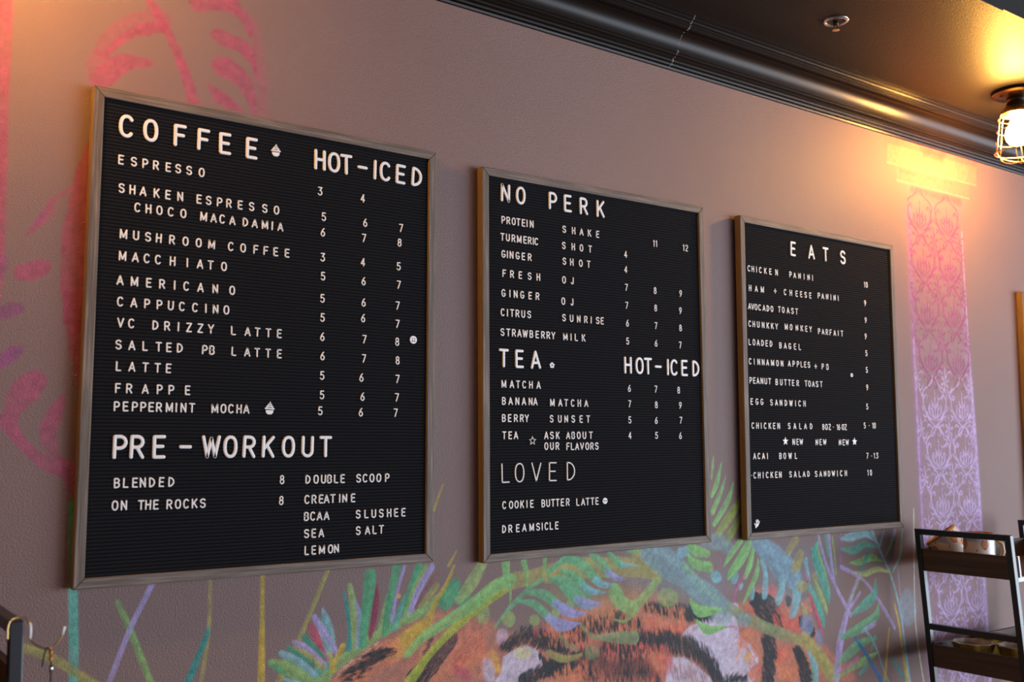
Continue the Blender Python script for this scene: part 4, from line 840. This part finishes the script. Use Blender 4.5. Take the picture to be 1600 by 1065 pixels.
# (size, text, centre of each letter from the board's middle in mm, height above the middle in mm)
TEXT = {
    1: [
        ('h', 'COFFEE', [-254.2,-217.6,-171.6,-133.7,-98.0,-52.7], 321.9),
        ('s', 'ESPRESSO', [-260.4,-241.2,-223.9,-207.5,-188.3,-172.8,-155.3,-135.1], 268.0),
        ('s', 'SHAKEN', [-258.0,-241.9,-225.6,-205.0,-187.3,-168.1], 223.8),
        ('s', 'ESPRESSO', [-137.8,-122.3,-104.2,-88.6,-69.6,-50.0,-27.2,-6.5], 223.9),
        ('s', 'CHOCO', [-233.2,-216.6,-199.8,-182.0,-162.3], 197.2),
        ('s', 'MACADAMIA', [-129.6,-113.2,-99.0,-82.0,-60.0,-43.9,-26.2,-13.3,1.1], 196.5),
        ('s', 'MUSHROOM', [-252.6,-233.9,-215.7,-199.2,-178.6,-157.4,-136.3,-115.2], 153.1),
        ('s', 'COFFEE', [-83.4,-62.8,-40.9,-23.5,-6.2,14.1], 153.2),
        ('s', 'MACCHIATO', [-252.7,-233.6,-216.4,-199.2,-176.7,-153.5,-133.0,-116.0,-93.9], 119.2),
        ('s', 'AMERICANO', [-255.0,-233.7,-212.0,-191.7,-172.3,-153.8,-131.1,-107.2,-79.2], 81.6),
        ('s', 'CAPPUCCINO', [-253.5,-233.4,-213.4,-194.6,-177.2,-159.6,-138.8,-121.5,-105.7,-87.9], 48.9),
        ('s', 'VC', [-251.9,-235.9], 16.7),
        ('s', 'DRIZZY', [-199.7,-181.7,-164.2,-147.5,-129.5,-112.4], 16.5),
        ('s', 'LATTE', [-75.3,-51.3,-34.5,-15.6,3.6], 16.4),
        ('s', 'SALTED', [-253.6,-234.0,-214.2,-193.6,-177.9,-160.9], -16.7),
        ('s', 'PB', [-121.2,-109.6], -17.3),
        ('s', 'LATTE', [-73.5,-51.0,-34.2,-15.3,4.4], -17.2),
        ('s', 'LATTE', [-252.3,-232.6,-212.5,-194.1,-177.3], -49.3),
        ('s', 'FRAPPE', [-252.0,-235.5,-211.6,-189.8,-171.9,-146.5], -82.4),
        ('s', 'PEPPERMINT', [-252.6,-239.8,-226.2,-213.7,-201.7,-189.9,-174.1,-163.4,-152.2,-138.7], -109.7),
        ('s', 'MOCHA', [-102.2,-88.2,-75.6,-62.3,-50.0], -109.8),
        ('h', 'PRE-WORKOUT', [-245.7,-220.5,-187.8,-147.3,-106.4,-75.1,-43.6,-11.1,23.8,58.1,91.0], -170.4),
        ('s', 'BLENDED', [-248.2,-235.3,-221.8,-210.3,-196.5,-182.1,-167.3], -224.1),
        ('s', 'ON', [-249.7,-236.8], -257.3),
        ('s', 'THE', [-211.6,-201.1,-189.4], -257.9),
        ('s', 'ROCKS', [-169.0,-155.9,-143.0,-130.0,-117.0], -258.2),
        ('n', '8', [14.1], -224.4),
        ('n', '8', [13.6], -258.2),
        ('s', 'DOUBLE', [60.2,74.9,88.4,99.6,111.9,124.2], -224.8),
        ('s', 'SCOOP', [154.5,167.2,180.3,193.8,210.6], -224.8),
        ('s', 'CREATINE', [59.2,71.9,84.8,94.8,106.4,119.2,128.6,144.6], -257.9),
        ('s', 'BCAA', [58.7,70.3,82.5,95.4], -285.9),
        ('s', 'SLUSHEE', [154.7,170.6,184.9,199.7,215.2,229.3,244.1], -286.1),
        ('s', 'SEA', [59.6,72.6,86.2], -314.1),
        ('s', 'SALT', [155.2,173.2,186.9,200.1], -313.9),
        ('s', 'LEMON', [60.5,73.2,87.9,103.7,114.7], -341.8),
        ('h', 'HOT-ICED', [70.7,97.4,121.0,152.9,178.0,199.0,230.6,264.9], 322.9),
        ('n', '3', [72.4], 267.9),
        ('n', '4', [154.5], 267.4),
        ('n', '5', [80.1], 224.2),
        ('n', '6', [159.9], 224.1),
        ('n', '7', [232.9], 223.7),
        ('n', '6', [78.9], 196.9),
        ('n', '7', [158.1], 196.3),
        ('n', '8', [230.0], 196.6),
        ('n', '3', [79.5], 153.3),
        ('n', '4', [156.7], 153.0),
        ('n', '5', [228.9], 153.0),
        ('n', '5', [80.7], 120.5),
        ('n', '6', [158.5], 119.2),
        ('n', '7', [229.4], 119.4),
        ('n', '5', [80.4], 82.0),
        ('n', '6', [159.1], 81.4),
        ('n', '7', [227.6], 81.4),
        ('n', '5', [81.3], 49.1),
        ('n', '6', [158.7], 53.7),
        ('n', '7', [227.7], 48.3),
        ('n', '6', [81.4], 16.1),
        ('n', '7', [161.7], 16.7),
        ('n', '8', [227.5], 16.2),
        ('n', '6', [82.4], -16.8),
        ('n', '7', [161.4], -17.2),
        ('n', '8', [228.6], -17.2),
        ('n', '5', [82.5], -50.1),
        ('n', '6', [157.0], -50.7),
        ('n', '7', [229.0], -50.5),
        ('n', '5', [82.9], -83.1),
        ('n', '6', [159.7], -83.9),
        ('n', '7', [228.2], -83.4),
        ('n', '5', [80.3], -110.2),
        ('n', '6', [156.8], -111.1),
        ('n', '7', [226.0], -110.7),
        ('y', 'u', [-10.4], 324.1),
        ('y', 'u', [-10.5], -109.1),
        ('y', 'o', [260.7], 21.5),
    ],
    2: [
        ('h', 'NO', [-247.6,-210.5], 332.2),
        ('h', 'PERK', [-129.5,-90.9,-48.2,-2.3], 332.3),
        ('s', 'PROTEIN', [-252.7,-240.7,-227.9,-216.5,-203.8,-195.2,-183.6], 278.2),
        ('s', 'SHAKE', [-100.5,-75.7,-54.6,-33.0,-10.8], 277.5),
        ('s', 'TURMERIC', [-255.2,-242.2,-228.6,-214.7,-200.3,-188.8,-179.9,-172.1], 244.3),
        ('s', 'SHOT', [-102.1,-77.1,-55.5,-32.1], 243.8),
        ('s', 'GINGER', [-252.8,-243.5,-233.6,-218.9,-204.6,-189.1], 210.9),
        ('s', 'SHOT', [-101.1,-81.6,-57.7,-36.5], 211.6),
        ('s', 'FRESH', [-251.3,-232.6,-212.4,-189.8,-168.0], 173.0),
        ('s', 'OJ', [-102.5,-81.0], 173.3),
        ('s', 'GINGER', [-253.3,-238.1,-224.3,-208.2,-188.6,-170.5], 134.3),
        ('s', 'OJ', [-105.1,-82.5], 129.6),
        ('s', 'CITRUS', [-255.4,-244.3,-233.2,-220.1,-206.2,-191.6], 96.6),
        ('s', 'SUNRISE', [-103.6,-83.9,-65.1,-46.1,-31.8,-14.2,-1.8], 96.0),
        ('s', 'STRAWBERRY', [-256.4,-242.5,-229.0,-215.7,-201.8,-186.6,-171.9,-157.6,-144.2,-131.6], 58.1),
        ('s', 'MILK', [-100.5,-85.9,-72.0,-52.8], 57.8),
        ('h', 'TEA', [-253.9,-216.4,-177.0], 8.0),
        ('y', 'f', [-135.9], -1.5),
        ('s', 'MATCHA', [-253.7,-234.7,-220.0,-204.8,-188.7,-169.8], -41.7),
        ('s', 'BANANA', [-253.9,-238.1,-222.0,-206.1,-189.8,-178.1], -74.3),
        ('s', 'MATCHA', [-135.8,-115.5,-100.5,-83.4,-66.4,-47.9], -75.5),
        ('s', 'BERRY', [-254.2,-240.4,-225.7,-211.4,-199.4], -107.0),
        ('s', 'SUNSET', [-138.1,-117.3,-100.9,-82.8,-62.1,-43.5], -107.6),
        ('s', 'TEA', [-253.4,-239.3,-225.9], -139.9),
        ('s', 'ASK', [-151.8,-137.7,-122.9], -140.2),
        ('s', 'ABOUT', [-96.4,-83.3,-68.9,-54.1,-36.9], -140.3),
        ('s', 'OUR', [-152.0,-138.0,-124.0], -161.4),
        ('s', 'FLAVORS', [-97.0,-85.6,-73.5,-60.7,-47.0,-34.4,-21.4], -162.3),
        ('y', 't', [-186.1], -150.6),
        ('l', 'LOVED', [-251.3,-218.0,-177.4,-136.7,-90.5], -211.4),
        ('s', 'COOKIE', [-254.2,-238.5,-225.5,-212.1,-200.6,-188.6], -271.8),
        ('s', 'BUTTER', [-160.8,-148.8,-136.6,-125.2,-112.9,-99.2], -272.2),
        ('s', 'LATTE', [-73.3,-59.7,-47.8,-35.0,-22.9], -273.2),
        ('y', 'a', [-1.7], -273.7),
        ('s', 'DREAMSICLE', [-255.0,-240.4,-222.8,-207.3,-189.6,-174.1,-164.0,-153.3,-141.3,-127.7], -316.5),
        ('n', '11', [150.2,158.0], 275.9),
        ('n', '12', [241.5,251.4], 276.1),
        ('n', '4', [67.0], 242.9),
        ('n', '4', [66.8], 210.3),
        ('n', '7', [67.5], 172.0),
        ('n', '8', [151.3], 171.9),
        ('n', '9', [229.2], 171.7),
        ('n', '7', [67.6], 133.5),
        ('n', '8', [151.9], 133.9),
        ('n', '9', [227.3], 133.2),
        ('n', '6', [68.6], 95.7),
        ('n', '7', [151.8], 95.4),
        ('n', '8', [226.4], 94.7),
        ('n', '5', [68.6], 57.5),
        ('n', '6', [151.1], 57.1),
        ('n', '7', [224.6], 56.7),
        ('h', 'HOT-ICED', [67.7,100.9,125.5,155.5,184.7,203.8,235.4,271.0], 6.6),
        ('n', '6', [70.9], -42.3),
        ('n', '7', [147.8], -42.2),
        ('n', '8', [216.5], -42.7),
        ('n', '7', [71.1], -74.8),
        ('n', '8', [148.1], -75.7),
        ('n', '9', [220.5], -75.8),
        ('n', '5', [70.9], -108.6),
        ('n', '6', [147.2], -109.2),
        ('n', '7', [221.2], -108.3),
        ('n', '4', [70.5], -140.9),
        ('n', '5', [147.3], -141.1),
        ('n', '6', [218.8], -141.8),
    ],
    3: [
        ('h', 'EATS', [-111.3,-41.0,15.5,86.0], 317.9),
        ('s', 'CHICKEN', [-273.9,-260.3,-247.1,-233.3,-215.5,-197.5,-174.8], 252.9),
        ('s', 'PANINI', [-122.9,-107.3,-88.9,-71.4,-54.2,-38.6], 252.9),
        ('s', 'HAM', [-271.6,-249.8,-228.2], 206.4),
        ('s', '+', [-181.7], 207.1),
        ('s', 'CHEESE', [-145.0,-123.8,-101.9,-84.5,-67.5,-49.4], 207.7),
        ('s', 'PANINI', [-15.7,-0.3,17.3,32.4,47.5,62.1], 210.3),
        ('s', 'AVOCADO', [-275.1,-264.0,-252.3,-239.1,-223.9,-209.5,-195.5], 162.8),
        ('s', 'TOAST', [-168.2,-154.0,-136.0,-119.5,-103.8], 163.6),
        ('s', 'CHUNKKY', [-275.6,-261.6,-245.5,-228.4,-211.6,-195.6,-180.0], 121.7),
        ('s', 'MONKEY', [-144.4,-126.4,-104.5,-85.7,-68.7,-52.2], 123.4),
        ('s', 'PARFAIT', [-18.9,-3.6,11.8,26.7,43.4,57.5,72.7], 120.5),
        ('s', 'LOADED', [-277.1,-262.6,-247.6,-231.9,-217.2,-201.8], 78.7),
        ('s', 'BAGEL', [-167.7,-149.9,-133.0,-113.9,-95.6], 76.8),
        ('n', '10', [174.9,185.0], 255.8),
        ('n', '9', [175.0], 206.7),
        ('n', '9', [174.8], 162.0),
        ('n', '9', [172.3], 119.5),
        ('n', '5', [172.8], 75.6),
        ('s', 'CINNAMON', [-277.2,-263.3,-247.3,-231.7,-215.9,-198.1,-180.6,-163.9], 33.4),
        ('s', 'APPLES', [-136.8,-120.4,-104.3,-90.1,-77.0,-62.7], 34.7),
        ('s', '+', [-36.6], 32.5),
        ('s', 'PB', [-9.0,9.6], 33.1),
        ('s', 'PEANUT', [-276.9,-264.4,-251.8,-237.7,-224.0,-210.2], -11.1),
        ('s', 'BUTTER', [-184.9,-168.3,-153.1,-138.3,-124.4,-107.3], -11.7),
        ('s', 'TOAST', [-75.9,-62.7,-47.8,-33.3,-17.1], -11.6),
        ('s', 'EGG', [-275.3,-257.0,-239.6], -60.2),
        ('s', 'SANDWICH', [-205.7,-187.8,-171.3,-153.1,-134.7,-117.8,-102.2,-83.9], -60.8),
        ('s', 'CHICKEN', [-272.9,-257.1,-244.1,-230.0,-213.3,-198.0,-182.0], -115.9),
        ('s', 'SALAD', [-143.7,-122.7,-102.1,-82.8,-61.2], -115.5),
        ('n', '8', [-14.1], -116.6),
        ('s', 'OZ', [-1.6,11.5], -116.5),
        ('s', '.', [25.8], -116.5),
        ('n', '16', [41.3,49.0], -116.4),
        ('s', 'OZ', [64.1,75.4], -116.2),
        ('n', '5', [154.9], -111.4),
        ('s', '.', [173.7], -111.6),
        ('n', '10', [189.1,198.0], -111.1),
        ('y', 's', [-159.4], -151.8),
        ('s', 'NEW', [-128.5,-114.1,-100.1], -153.4),
        ('s', 'NEW', [-41.2,-26.7,-10.5], -154.0),
        ('s', 'NEW', [50.4,64.9,79.5], -154.5),
        ('y', 's', [109.2], -152.4),
        ('s', 'ACAI', [-269.7,-254.4,-238.9,-224.8], -186.3),
        ('s', 'BOWL', [-178.4,-162.9,-143.2,-121.7], -186.6),
        ('n', '7', [161.6], -188.3),
        ('s', '.', [179.1], -189.1),
        ('n', '13', [191.0,203.5], -188.5),
        ('s', '.', [-281.8], -230.5),
        ('s', 'CHICKEN', [-270.4,-255.5,-241.6,-227.0,-210.9,-195.1,-180.7], -230.4),
        ('s', 'SALAD', [-143.5,-126.2,-109.2,-93.2,-76.5], -230.4),
        ('s', 'SANDWICH', [-47.5,-29.9,-12.7,3.0,19.9,35.9,51.4,69.8], -231.1),
        ('n', '10', [161.4,174.3], -231.5),
        ('y', 'm', [107.0], 16.0),
        ('y', 'h', [-267.2], -340.6),
        ('n', '5', [172.0], 32.1),
        ('n', '9', [171.1], -13.3),
        ('n', '5', [168.3], -62.6),
    ],
}
# ------------------------------------------------------------------ letter boards
BW, BH, FW, FD = .61, .7524, .0158, .0178
def letter_board(cx, cz, roll, label):
    t = thing('letter_board', label, 'letter board', V(cx, D, cz)); t.rotation_euler = (0, -roll, 0)
    a, c = BW/2, BH/2; i, k = a-FW, c-FW
    def rail(q0, q1, q2, q3, mats):                        # mitred rail: outer pair then inner pair
        b = MB(); y0, y1 = 0, FD
        b.hexa([(x, y1, z) for x, z in (q0, q1, q2, q3)], [(x, y0, z) for x, z in (q0, q1, q2, q3)])
        b.m = [1, 0, 1, 0, 1 if mats[0] is M_gz else 0, 0]
        o = bev(b.build('frame_rail', mats, t), .0015); return o
    rail((-a, c), (a, c), (i, k), (-i, k), [M_gx, M_hx]); rail((a, -c), (-a, -c), (-i, -k), (i, -k), [M_gx, M_hx])
    rail((-a, -c), (-a, c), (-i, k), (-i, -k), [M_gz, M_hz]); rail((a, c), (a, -c), (i, -k), (i, k), [M_gz, M_hz])
    b = MB(); p = .0055; n = int(2*k/p); z = -k; prof = []
    for q in range(n+1):
        for dz, dy in ((0, .0030), (.0007, .0008), (.0015, 0), (.0043, 0), (.0050, .0008)): prof.append((min(z+dz, k), dy))
        z += p
    prof = [q for q in prof if q[0] <= k]
    for x in (-i, i): b.v += [(x, .0050+dy, zz) for zz, dy in prof]
    m = len(prof); b.f = [(q, m+q, m+q+1, q+1) for q in range(m-1)]; b.m = [0]*(m-1)
    b.box(-i, i, .0081, .0095, -k, k, 0)
    b.build('felt_panel', M_felt, t, smooth=math.radians(50))
    b = MB(); b.box(-a+.006, a-.006, .0096, .0219, -c+.006, c-.006); b.build('backing', M_back, t)
    return t
def put_letters(t, rows, seed):
    R = random.Random(seed); small = []
    for kind, text, us, v in rows:
        for ch, u in zip(text, us):
            if kind == 'y': me, nm = symbol_mesh(ch), 'symbol'
            else: me, nm = glyph_mesh(ch, kind), {'s': 'letter', 'n': 'price_numeral', 'h': 'heading_letter', 'l': 'heading_letter'}[kind]
            tr = Matrix.Translation((u/1000, .0050, v/1000)) @ Matrix.Rotation(math.radians(R.gauss(0, .9)), 4, 'Y')
            if kind == 's': small.append((u, tr, me)); continue
            o = bpy.data.objects.new(nm, me); COL.objects.link(o); o.parent = t; o.matrix_local = tr
    small.sort(key=lambda q: q[0])                          # nearest the camera first
    for u, tr, me in small[:100]:
        o = bpy.data.objects.new('letter', me); COL.objects.link(o); o.parent = t; o.matrix_local = tr
    if len(small) > 100:
        b = MB()
        for u, tr, me in small[100:]: b.add([tr @ q.co for q in me.vertices], [tuple(p.vertices) for p in me.polygons])
        o = b.build('letter', M_letter, t, smooth=math.radians(60)); o['kind'] = 'stuff'
for i, (cx, cz, roll, lab) in enumerate((
    (.67498, .16652, -.0001, 'black felt letter board headed COFFEE in a weathered wood frame'),
    (1.39074, .15890, .0076, 'black felt letter board headed NO PERK and TEA in a wood frame'),
    (2.12041, .15925, .0002, 'black felt letter board headed EATS, nearest the painted column'))):
    put_letters(letter_board(cx, cz, roll, lab), TEXT[i+1], i)
letter_board(3.0913+BW/2, .467-BH/2, 0, 'wood-framed board cut off by the right edge of the photo')

# ------------------------------------------------------------------ caged ceiling lamp
def lamp(x, y, label, bulb):
    t = thing('ceiling_lamp', label, 'lamp', V(x, y, CEIL), None)
    b = MB(); b.lathe([(0, 0), (.0585, 0), (.0605, -.004), (.0605, -.009), (.054, -.0125), (.052, -.014), (.030, -.016), (.024, -.020), (.0, -.0205)], n=48)
    for a in (150, 330): b.lathe([(0, -.0185), (.004, -.018), (.0045, -.0165), (.0045, -.014)], (.043*math.cos(math.radians(a)), .043*math.sin(math.radians(a)), 0), 10)
    b.build('canopy', M_bronze, t, smooth=math.radians(40))
    b = MB(); b.lathe([(.024, -.018), (.026, -.024), (.0225, -.029), (.0255, -.034), (.0265, -.046), (.0225, -.050), (0, -.050)], n=36); b.build('socket', M_bronze, t, smooth=math.radians(40))
    b = MB(); b.lathe([(.0226, -.040), (.030, -.045), (.040, -.054), (.0425, -.064), (.041, -.064), (.0385, -.056), (.029, -.048), (.0226, -.044)], n=36); b.build('cage_cap', M_brass, t, smooth=math.radians(50))
    b = MB(); b.lathe([(0, -.050), (.0145, -.051), (.016, -.060), (.0165, -.080), (.022, -.092), (.029, -.105), (.0315, -.118), (.029, -.132), (.021, -.143), (.010, -.1485), (0, -.149)], n=28); b.build('bulb', bulb, t, smooth=1)
    def ring(r, z, wr):
        b = MB(); b.tube([(r*math.cos(2*math.pi*i/40), r*math.sin(2*math.pi*i/40), z) for i in range(40)], wr, 8, closed=True); b.build('cage_ring', M_brass, t, smooth=1)
    for r, z, wr in ((.0470, -.074, .0014), (.0510, -.107, .0014), (.0545, -.138, .0014), (.0585, -.168, .0022)): ring(r, z, wr)
    for i in range(6):
        a = math.radians(60*i+20); ca, sa = math.cos(a), math.sin(a)
        b = MB(); b.tube([(r*ca, r*sa, z) for r, z in ((.040, -.060), (.0462, -.074), (.0502, -.107), (.0538, -.138), (.0575, -.168))], .0016, 8); b.build('cage_wire', M_brass, t, smooth=1)
    for i in range(3):
        a = math.radians(60*i+20); ca, sa = math.cos(a), math.sin(a)
        b = MB(); b.tube([(.0575*math.cos(q)*ca, .0575*math.cos(q)*sa, -.168-.027*math.sin(q)) for q in [math.pi*k/16 for k in range(17)]], .0015, 8); b.build('cage_hoop', M_brass, t, smooth=1)
    return t
lamp(2.665, 1.357, 'lit caged bulb lamp on the black ceiling by the painted column', M_bulb)
lamp(.105, 1.357, 'lit caged bulb lamp above the left pink column', M_bulb2)

# recessed fire sprinkler
t = thing('fire_sprinkler', 'small chrome recessed fire sprinkler in the black ceiling', 'sprinkler', V(1.885, 1.356, CEIL))
b = MB(); b.lathe([(.0195, -.0002), (.0205, -.0022), (.0235, -.0036), (.0272, -.0026), (.0285, -.0002)], n=40); b.build('trim_ring', M_chrome, t, smooth=1)
b = MB(); b.lathe([(0, -.0008), (.0205, -.0008), (.0205, -.0012), (0, -.0012)], n=32); b.build('recess_shade', M_dark, t)  # flat black disc, imitates the shade of a recess inside the ring
b = MB(); b.lathe([(0, -.001), (.006, -.001), (.006, -.008), (.004, -.010), (0, -.010)], n=16)
for s_ in (-1, 1): b.tube([(s_*.005, 0, -.006), (s_*.0065, 0, -.012), (s_*.004, 0, -.018), (0, 0, -.021)], .0011, 8)
b.build('frame_arms', M_bronze, t, smooth=1)
b = MB(); b.lathe([(0, -.0205), (.008, -.0205), (.0082, -.0216), (0, -.0224)], n=20); b.build('deflector', M_brass, t, smooth=math.radians(40))

# ------------------------------------------------------------------ ladder shelves
PW = .0148
def ladder_shelf(x0, x1, yb, yf, ztop, label):
    t = thing('ladder_shelf', label, 'shelf', V(x0, yf, -EYE))
    ox, oy, oz = x0, yf, -EYE; LEAN = .075
    def sh(z): return (ztop-z)*LEAN                          # the frame leans back to the wall
    def P(x, y, z): return (x-ox, y-sh(z)-oy, z-oz)
    def bar(name, xa, xb, ya, yb_, za, zb, m, par=t, bw=.0012):
        b = MB(); b.hexa([P(xa, ya, za), P(xb, ya, za), P(xb, yb_, za), P(xa, yb_, za)], [P(xa, ya, zb), P(xb, ya, zb), P(xb, yb_, zb), P(xa, yb_, zb)])
        return bev(b.build(name, m, par), bw)
    for xa in (x0, x1-PW):
        for ya in (yf, yb-PW): bar('upright', xa, xa+PW, ya, ya+PW, -EYE, ztop, M_black)
    for lv in range(5):
        z = ztop-.236*lv
        for xa in (x0, x1-PW): bar('end_rail', xa, xa+PW, yf+PW, yb-PW, z-.0145, z, M_black)
        zt, zb = z-.0500, z-.1055
        fl = bar('tray', x0+PW, x1-PW, yf+.004, yb-.004, zb, zb+.008, M_rx)
        for xa in (x0+.002, x1-PW+.002): bar('end_board', xa, xa+.010, yf+PW, yb-PW, zb, zt, M_ry, fl)
        bar('back_board', x0+PW, x1-PW, yb-.014, yb-.004, zb+.008, zt, M_rx, fl)
        bar('front_bar', x0+PW, x1-PW, yf, yf+.004, zb-.004, zb+.006, M_white, fl, .0005)  # metal bar coloured white to imitate daylight on its front face
        bar('front_bracket', x0+PW+.010, x0+PW+.017, yf, yf+.004, zb+.006, zt, M_white, fl, .0005)  # metal bracket, daylight put into its white colour too
    return t
SX, SYB, SYF, SZ = 2.413, 1.550, 1.297, -.2165
ladder_shelf(SX, 2.943, SYB, SYF, SZ, 'black metal ladder shelf holding spotted mugs below the painted column')
ladder_shelf(-.283, .2500, 1.543, 1.290, -.200, 'black metal ladder shelf at the lower left corner with a wire hook')

# ------------------------------------------------------------------ crockery on the right shelf
FLOOR1 = SZ-.1055+.008; FLOOR2 = FLOOR1-.236
def mug(x, y, label, tilt=None, r=.040, h=.088, handle=None, zoff=0):
    t = thing('spotted_mug', label, 'mug', V(x, y, FLOOR1+zoff), 'spotted mugs on the top tray')
    b = MB(); prof = smooth_pts([(0, .002, 1), (r*.62, .0, 1), (r*.66, .003, 1), (r*.80, .012, 1), (r*.97, .035, 1), (r, .055, 1), (r*.98, h-.006, 1)], 10)[:, :2]
    b.lathe([(max(0, p), q) for p, q in prof], n=160)
    R = random.Random(int(x*1000)); spots = [(math.radians(38*k+R.uniform(-8, 8)), h*(.38 if k % 2 else .72)+R.uniform(-.004, .004), .0082+R.uniform(-.001, .0015)) for k in range(9)]
    spots += [(a+.33, z+.016, .0018) for a, z, _ in spots]
    for i, f in enumerate(b.f):
        cx_ = sum(b.v[q][0] for q in f)/4; cy_ = sum(b.v[q][1] for q in f)/4; cz_ = sum(b.v[q][2] for q in f)/4; an = math.atan2(cy_, cx_)
        for a, z, rr in spots:
            da = (an-a+math.pi) % (2*math.pi)-math.pi; dd = math.hypot(da*r, (cz_-z)*.8)
            if dd < rr: b.m[i] = 2 if dd > rr-.0013 else 1
    b.build('body', [M_spot, M_dot, M_dotline], t, smooth=1)
    b = MB(); b.lathe([(r*.98, h-.007), (r*.995, h-.002), (r*.96, h), (r*.92, h-.002), (r*.90, h-.02), (r*.88, .03), (r*.6, .008), (0, .006)], n=48); b.build('rim', M_gold, t, smooth=1)
    if handle is not None:
        c, s_ = math.cos(handle), math.sin(handle); b = MB()
        b.tube([((r*.9+o)*c, (r*.9+o)*s_, z) for o, z in ((0, .072), (.014, .076), (.026, .066), (.029, .046), (.022, .028), (.006, .020))], .0055, 10); b.build('handle', M_gold, t, smooth=1)
    if tilt: t.rotation_euler = tilt
    return t
mug(2.517, 1.485, 'white orange-spotted mug leaning over, left one on the top tray', (math.radians(-34), math.radians(-14), .2), .044, .082, None, .016)
mug(2.470, 1.408, 'orange-spotted mug with tan handle standing upright on the top tray', None, .037, .095, math.radians(-32))
def cup(x, y, rz, label):
    t = thing('scalloped_bowl', label, 'bowl', V(x, y, FLOOR2), 'scalloped gold-edged bowls on the second tray')
    wob = lambda i, a: 1+.055*math.cos(9*a)*min(1, i/5)
    b = MB(); b.lathe([(0, .002), (.024, 0), (.028, .004), (.038, .022), (.045, .042), (.049, .056)], n=72, wob=wob); b.build('body', M_goldgl, t, smooth=1)
    b = MB(); b.lathe([(0, .006), (.020, .007), (.033, .024), (.041, .042), (.0455, .0585), (.0490, .0565)], n=72, wob=lambda i, a: wob(5, a)); b.build('glazed_inside', M_glaze, t, smooth=1)
    t.rotation_euler = (0, 0, rz); return t
cup(2.480, 1.440, .2, 'cream scalloped bowl with gold glaze, nearest the end board')
cup(2.600, 1.462, .9, 'gold-glazed scalloped bowl at the back of the second tray')
cup(2.520, 1.345, .5, 'gold-glazed scalloped bowl by the front upright of the second tray')

# ------------------------------------------------------------------ wire hook and keyring on the left shelf's post
t = thing('wire_hook', 'bent brass wire hook hung over the left shelf post', 'hook', V(.2427, 1.2975, -.1985))
hx, hy, hz = .2427, 1.2975, -.1985
def rel(P): return [(x-hx, y-hy, z-hz) for x, y, z in P]
def arcpts(P): return [tuple(q) for q in smooth_pts([(x, z, y) for x, y, z in P], 6)[:, [0, 2, 1]]]
b = MB(); b.tube(rel(arcpts([(.2325, 1.286, -.220), (.2325, 1.286, -.205), (.236, 1.287, -.1975), (.243, 1.288, -.1960), (.2515, 1.288, -.1975), (.2555, 1.287, -.204), (.2560, 1.286, -.2195), (.2600, 1.284, -.2260),
    (.2670, 1.282, -.2305), (.2750, 1.281, -.2330), (.2830, 1.281, -.2290), (.2890, 1.281, -.2200), (.2915, 1.281, -.2100)])), .0011, 8); b.build('wire', M_brass, t, smooth=1)
b = MB(); b.tube(rel([(.2558, 1.287, -.2035), (.2562, 1.286, -.212), (.2560, 1.286, -.2190)]), .0017, 8); b.tube(rel([(.2893, 1.281, -.2180), (.2917, 1.281, -.2095)]), .0017, 8); b.build('white_sleeve', M_white, t, smooth=1)
t = thing('keyring', 'dark cord keyring with amber and silver beads dangling from the wire hook', 'keyring', V(.2735, 1.281, -.2330))
hx, hy, hz = .2735, 1.281, -.2330
b = MB(); b.tube(rel(arcpts([(.2690, 1.280, -.2520), (.2705, 1.280, -.2400), (.2735, 1.280, -.2315), (.2770, 1.280, -.2350), (.2785, 1.281, -.2480), (.2790, 1.281, -.2600), (.2780, 1.281, -.2850), (.2755, 1.281, -.3150)])), .0010, 8); b.build('cord', M_cord, t, smooth=1)
b = MB()
for z in (-.2375, -.2445): b.lathe([(0, .0032), (.0018, .0026), (.0025, 0), (.0018, -.0026), (0, -.0032)], (.2780-hx, 1.281-hy, z-hz), 14)
b.build('amber_bead', M_amber, t, smooth=1)
b = MB(); b.lathe([(0, .0045), (.0018, .0038), (.0026, 0), (.0018, -.0038), (0, -.0045)], (.2789-hx, 1.281-hy, -.2555-hz), 14); b.build('silver_bead', M_chrome, t, smooth=1)
